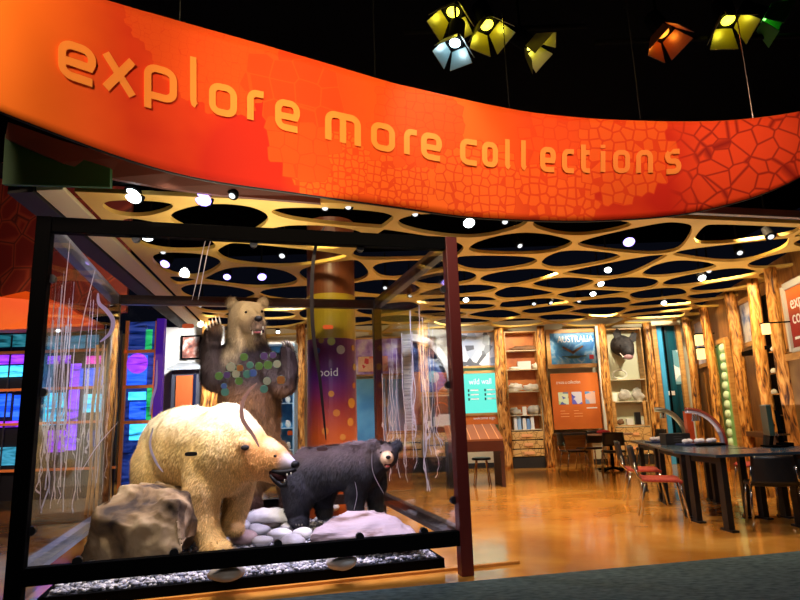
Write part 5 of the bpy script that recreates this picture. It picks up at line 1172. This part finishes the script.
# ------------------------------------------------------------------ tables and chairs
def make_chair(loc, rz, label, seatm, backm, group, backz=.80, b0=.55):
    t = thing('chair', label, 'chair', loc, rz, group)
    def P3(*a): return a
    s = MB(); n = 8; vs = []
    for i in range(n+1):
        for j in range(n+1):
            x = -.22+.44*i/n; y = -.21+.42*j/n; z = .455-.012*math.cos(x*6)*1.0-(.02 if j == n else 0)+(.012 if j == 0 else 0); vs.append((x, y, z))
    fs = [(i*(n+1)+j, (i+1)*(n+1)+j, (i+1)*(n+1)+j+1, i*(n+1)+j+1) for i in range(n) for j in range(n)]
    o = MB().add(vs, fs).build('seat', seatm, t, local=True, smooth=True); m = o.modifiers.new('s', 'SOLIDIFY'); m.thickness = .035; m = o.modifiers.new('b', 'BEVEL'); m.width = .012; m.segments = 2
    vs = []; fs = []
    for i in range(n+1):
        for j in range(n+1):
            x = -.21+.42*i/n; t_ = j/n; w_ = 1-.12*t_; y = -.25-.03*t_-.05*(1-(x/.21)**2)+.0; vs.append((x*w_, y, b0+(backz-b0)*t_))
    fs = [(i*(n+1)+j, (i+1)*(n+1)+j, (i+1)*(n+1)+j+1, i*(n+1)+j+1) for i in range(n) for j in range(n)]
    o = MB().add(vs, fs).build('backrest', backm, t, local=True, smooth=True); m = o.modifiers.new('s', 'SOLIDIFY'); m.thickness = .018
    for sx in (-1, 1):
        MB().tube([(sx*.20, .17, .43), (sx*.215, .19, .3), (sx*.235, .23, 0)], .0125, 8).build('leg', CHROME, t, local=True, smooth=True)
        MB().tube([(sx*.20, -.17, .43), (sx*.215, -.20, .3), (sx*.235, -.26, 0)], .0125, 8).build('leg', CHROME, t, local=True, smooth=True)
        MB().tube([(sx*.20, .18, .425), (sx*.21, -.19, .425), (sx*.205, -.25, .48), (sx*.19, -.27, .62)], .0115, 8).build('side_tube', CHROME, t, local=True, smooth=True)
    return t
G1 = 'chairs around the dark work tables'; G2 = 'black chairs by the far wall'
red = make_chair((2.86, 7.02, 0), R(-108), 'nearest red-seated chair with chrome legs, at the left of the work tables', REDSEAT, BLACKPL, G1)
copy_tree(red, (3.12, 8.2, 0), R(-105), 'second red-seated chair further back along the left side of the work tables')
copy_tree(red, (4.75, 8.4, 0), R(95), 'red-seated chair on the far side of the work tables')
bk = make_chair((3.70, 6.36, 0), R(-22), 'black chair with its back to us pushed under the near end of the work table', BLACKPL, BLACKPL, G1, .715, .44)
copy_tree(bk, (5.05, 7.2, 0), R(80), 'black chair at the right edge of the photo beyond the work table')
copy_tree(bk, (4.35, 6.95, 0), R(150), 'black chair on the inner side of the near work tables')
fc = make_chair((4.02, 11.95, 0), R(-15), 'black chair with its back to us in front of the small round table', BLACKPL, BLACKPL, G2)
p = onz(551, 458, 0); p2 = onz(576, 462, 0)
copy_tree(fc, (p.x, 13.2, 0), R(10), 'black chair tucked under the counter below the orange board'); copy_tree(fc, (3.40, 12.45, 0), R(-85), 'black chair turned sideways at the left of the round table')
copy_tree(fc, (5.0, 12.6, 0), R(100), 'black chair at the right of the round table before the boar cabinet')
# small round table
q = Vector((4.25, 12.75, 0))
t = thing('round_table', 'small pinkish round table on a black pedestal before the orange board', 'table', q)
MB().cyl((0, 0, .71), (0, 0, .74), .45, n=32).build('tabletop', mat('pink_laminate', (.62, .38, .28), .4), t, local=True, bevel=.006)
MB().cyl((0, 0, .03), (0, 0, .71), .035, n=14).build('pedestal', BLACK, t, local=True)
for i in range(5): a = i*2*PI/5; MB().beam((0, 0, .06), (.30*math.cos(a), .30*math.sin(a), .02), .04, .035).build('foot', BLACK, t, local=True)
o = MB().ball((0, 0, 0), (.14, .12, .05), 16, 8, None, lambda a, q: Vector((q.x, q.y, max(q.z, -.03)))).build('cloth_bag', mat('crimson_cloth', (.35, .01, .02), .8), None, smooth=True, loc=(0, 0, 0), label='crimson bundle lying on the round table', cat='bag'); o.location = (4.15, 12.85, .77)
# dark tables
TM = mat('blue_sheen_top', (.03, .055, .085), .2, spec=.7); TL = mat('table_leg_black', (.006, .007, .009), .45)  # dark top with its bluish sheen put into the colour
A_ = Vector((3.00, 6.14, 0)); ux = Vector((.905, .425, 0)).normalized(); vy = Vector((-ux.y, ux.x, 0))
def table(name, label, o, ux, w, l, group):
    ang = math.atan2(ux.y, ux.x); t = thing(name, label, 'table', o, ang, group)
    MB().bb(0, w, 0, l, .71, .74).build('tabletop', TM, t, local=True, bevel=.004)
    for x in (.12, w-.12):
        for y in (.12, l-.12):
            g = MB().beam((x, y, .02), (x, y, .71), .09, .06).bb(x-.035, x+.035, y-.10, y+.10, 0, .02); g.build('leg', TL, t, local=True)
        MB().bb(x-.02, x+.02, .15, l-.15, .64, .71).build('rail', TL, t, local=True)
    return t
dv = Vector((.22, .97, 0)).normalized(); ud = Vector((dv.y, -dv.x, 0))
def tb2(name, label, o, ang, w, l): return table(name, label, Vector(o), Vector((math.cos(ang), math.sin(ang), 0)), w, l, 'dark work tables')
T1 = tb2('work_table', 'dark work table nearest the camera, with the corner leg closest to us', (3.06, 6.12, 0), .10, 1.0, .78)
copy_tree(T1, (4.07, 6.22, 0), .10, 'dark work table at the right edge of the photo')
T2 = tb2('work_table', 'dark work table carrying the large arched stand', (3.03, 7.0, 0), -.18, .85, 1.3)
copy_tree(T2, (3.03+.18*1.32, 7.0+.984*1.32, 0), -.18, 'farthest dark work table, its corner under a white tray')
ZT = .742
def arcstand(x, y, hpx, wpx, label, m1, m2):
    p = onz(x, y, ZT); s = p.y/F; w_ = wpx*s; h_ = hpx*s
    t = thing('magnifier_stand', label, 'magnifier stand', p)
    MB().ball(p+Vector((-w_*.45, 0, .015)), (w_*.45, .10, .02), 18, 6).build('base', BLACK, t, smooth=True)
    for k, (rr4, m) in enumerate(((0, m1), (.035, m2))):
        pts = [p+Vector((-w_+ (w_-rr4)*math.sin(a), 0, .02+(h_-rr4)*math.cos(a))) for a in [PI/2*i/14-.05 for i in range(16)]]
        MB().tube(pts, [.017+.010*i/15 for i in range(16)], 8).build('arched_arm', m, t, smooth=True)
    e = p+Vector((-w_+.10, 0, h_-.05)); MB().cyl(e, e-Vector((0, 0, .08)), .035, .05, 14).build('lens_head', CHROME, t); return t
arcstand(726, 445, 34, 34, 'large arched stand with dark red and silver arm on the near work table', mat('arc_dark_red', (.20, .03, .02), .25), mat('arc_lilac', (.45, .42, .60), .25, .6))
arcstand(688, 440, 30, 28, 'smaller grey arched stand behind on the work tables', mat('arc_grey', (.22, .20, .16), .3), mat('arc_pale', (.5, .5, .4), .3, .5))
p = onz(692, 441, ZT); t = thing('book_stand', 'upright orange red panel with white edge between the two arched stands', 'stand', p)
MB().bb(p.x-.06, p.x+.03, p.y-.05, p.y+.05, ZT, ZT+.42).build('panel', mat('orange_red_plastic', (.45, .06, .015), .4), t, bevel=.004); MB().bb(p.x+.031, p.x+.05, p.y-.05, p.y+.05, ZT, ZT+.40).build('edge', WHITE, t)
p = onz(696, 440, ZT); MB().bb(p.x, p.x+.05, p.y+.05, p.y+.10, ZT, ZT+.30).build('green_marker_block', mat('lime', (.3, .5, .08), .5), None, loc=p, label='thin lime green block beside the orange red panel', cat='block')
p = onz(679, 444.5, ZT); t = thing('storage_box', 'black open box on the left edge of the work tables', 'box', p)
MB().bb(p.x-.16, p.x+.16, p.y, p.y+.2, ZT, ZT+.14).build('body', BLACKPL, t, bevel=.005)
for k in range(3): MB().bb(p.x-.06, p.x+.05, p.y-.004, p.y, ZT+.04+.03*k, ZT+.045+.03*k).build('label_line', PATT, t)
for x, y, w_, lb_ in ((704, 445, .26, 'flat tray of clear and white specimens in front of the large arched stand'), (662, 442.5, .16, 'white specimen tray at the far left corner of the work tables')):
    p = onz(x, y, ZT); t = thing('specimen_tray', lb_, 'tray', p); MB().bb(p.x-w_, p.x+w_, p.y-.05, p.y+.22, ZT, ZT+.02).build('tray', mat('navy_tray', (.02, .03, .10), .3), t, bevel=.004)
    for k in range(6): MB().ball((p.x-w_+.06+k*(2*w_-.1)/5.5, p.y+.06+.06*(k % 2), ZT+.05), (.045, .04, .03), 12, 8).build('specimen', mat('milky_glass', (.65, .66, .75), .15), t, smooth=True)
p = onz(771, 447, ZT)
t = thing('monitor', 'thin dark monitor seen from the side on the work table', 'monitor', p)
MB().box(p+Vector((0, 0, .30)), (.05, .42, .34), -.38).build('screen_housing', mat('monitor_green_black', (.02, .05, .045), .3), t, bevel=.006); MB().cyl(p, p+Vector((.06, 0, .25)), .02, n=10).build('stand', BLACK, t); MB().box(p+Vector((.04, 0, .01)), (.2, .2, .02)).build('foot', BLACK, t)
p = onz(783, 446, ZT); t = thing('microscope', 'black microscope right of the dark monitor', 'microscope', p)
MB().box(p+Vector((0, 0, .02)), (.14, .2, .04)).build('base', BLACK, t, bevel=.005); MB().tube([p+Vector((.03, .07, .03)), p+Vector((.05, .08, .2)), p+Vector((.02, .02, .32))], .03, 10).build('arm', BLACK, t, smooth=True)
MB().cyl(p+Vector((-.02, -.03, .18)), p+Vector((-.01, .0, .40)), .028, n=14).build('tube', BLACK, t); MB().box(p+Vector((-.01, -.02, .13)), (.13, .12, .02)).build('stage', CHROME, t)
p = onz(776, 446, ZT); lump_ = MB().cyl(p, p+Vector((0, 0, .16)), .035, .03, 14).build('wooden_figure', BROWNS, None, loc=p, label='small brown wooden figure between monitor and microscope', cat='figure')
# ------------------------------------------------------------------ stage lights above the banner
def stage(x, y, Y, col, label, aim, s=.16, glow_=8, extra=False, tint=None):
    p = ony(x, y, Y); t = thing('stage_light', label, 'stage light', p); d = Vector((aim[0]*1.3, aim[1]*.35, aim[2])).normalized(); q = d.to_track_quat('-Z', 'Y').to_matrix()
    barn = mat('barn_'+label.split()[0]+str(x), tint or tuple(c*.08+.004 for c in col), .35)
    MB().cyl(p-d*.28, p, s*.75, s*.8, 18).build('body', BLACK, t); MB().ball(p-d*.01, (s*.55, s*.55, s*.3), 14, 8, q).build('lens', emat('lens_'+str(x), col, glow_*.45), t, smooth=True)
    for ax, sg in ((Vector((1, 0, 0)), 1), (Vector((1, 0, 0)), -1), (Vector((0, 1, 0)), 1), (Vector((0, 1, 0)), -1)):
        n_ = (q @ ax)*sg; w_ = (q @ Vector((ax.y, ax.x, 0))); a = p+n_*s*.8; b = a+d*s*1.5+n_*s*.75
        MB().slab([a-w_*s*.7, a+w_*s*.7, b+w_*s*1.15, b-w_*s*1.15], n_*.006).build('barn_door', barn, t)
    MB().cyl(p-d*.15, (p-d*.15)+Vector((0, 0, .55)), .015, n=6).build('yoke', BLACK, t)
    l = bpy.data.lights.new('lamp_light', 'POINT'); l.energy = 2.5; l.color = col; l.shadow_soft_size = .04; lo = bpy.data.objects.new('lamp_light', l); COL.objects.link(lo); lo.location = p+d*s*.55
    return t
YG = (1, .85, .05)
stage(453, 12, 5.6, YG, 'yellow-green lit stage light, leftmost, above a white lamp', (-.1, -.55, -.7), .13, 9)
stage(487, 25, 5.7, YG, 'yellow-green lit stage light, second from the left', (.1, -.55, -.7), .13, 9)
stage(531, 45, 5.8, (1, .9, .12), 'yellow-green lit stage light turned right, third from the left', (.45, -.4, -.6), .12, 8)
stage(663, 33, 6.0, (1, .25, .02), 'orange lit stage light alone in the middle right', (.1, -.6, -.6), .13, 5)
stage(728, 20, 6.0, (1, .85, .04), 'yellow lit stage light near the right corner', (0, -.6, -.7), .14, 9)
stage(764, 17, 6.1, (.15, 1, .1), 'green lit stage light at the right corner', (.6, -.5, -.5), .14, 7)
stage(455, 43, 5.5, (.65, .92, 1), 'bright white blue stage lamp just below the leftmost yellow light', (-.1, -.6, -.75), .11, 26)
for x0_, y0_, x1_, y1_, Y, lb_ in ((430, -6, 560, 30, 5.9, 'left'), (620, 32, 800, -10, 6.2, 'right')):
    a = ony(x0_, y0_, Y); b = ony(x1_, y1_, Y); z = max(a.z, b.z)+.1; MB().cyl((a.x-.3, Y, 5.35), (b.x+.3, Y, 5.35), .03, n=10).build('lighting_pipe', BLACK, None, loc=(a.x, Y, 5.35), label=f'black pipe carrying the {lb_} group of stage lights', cat='pipe')
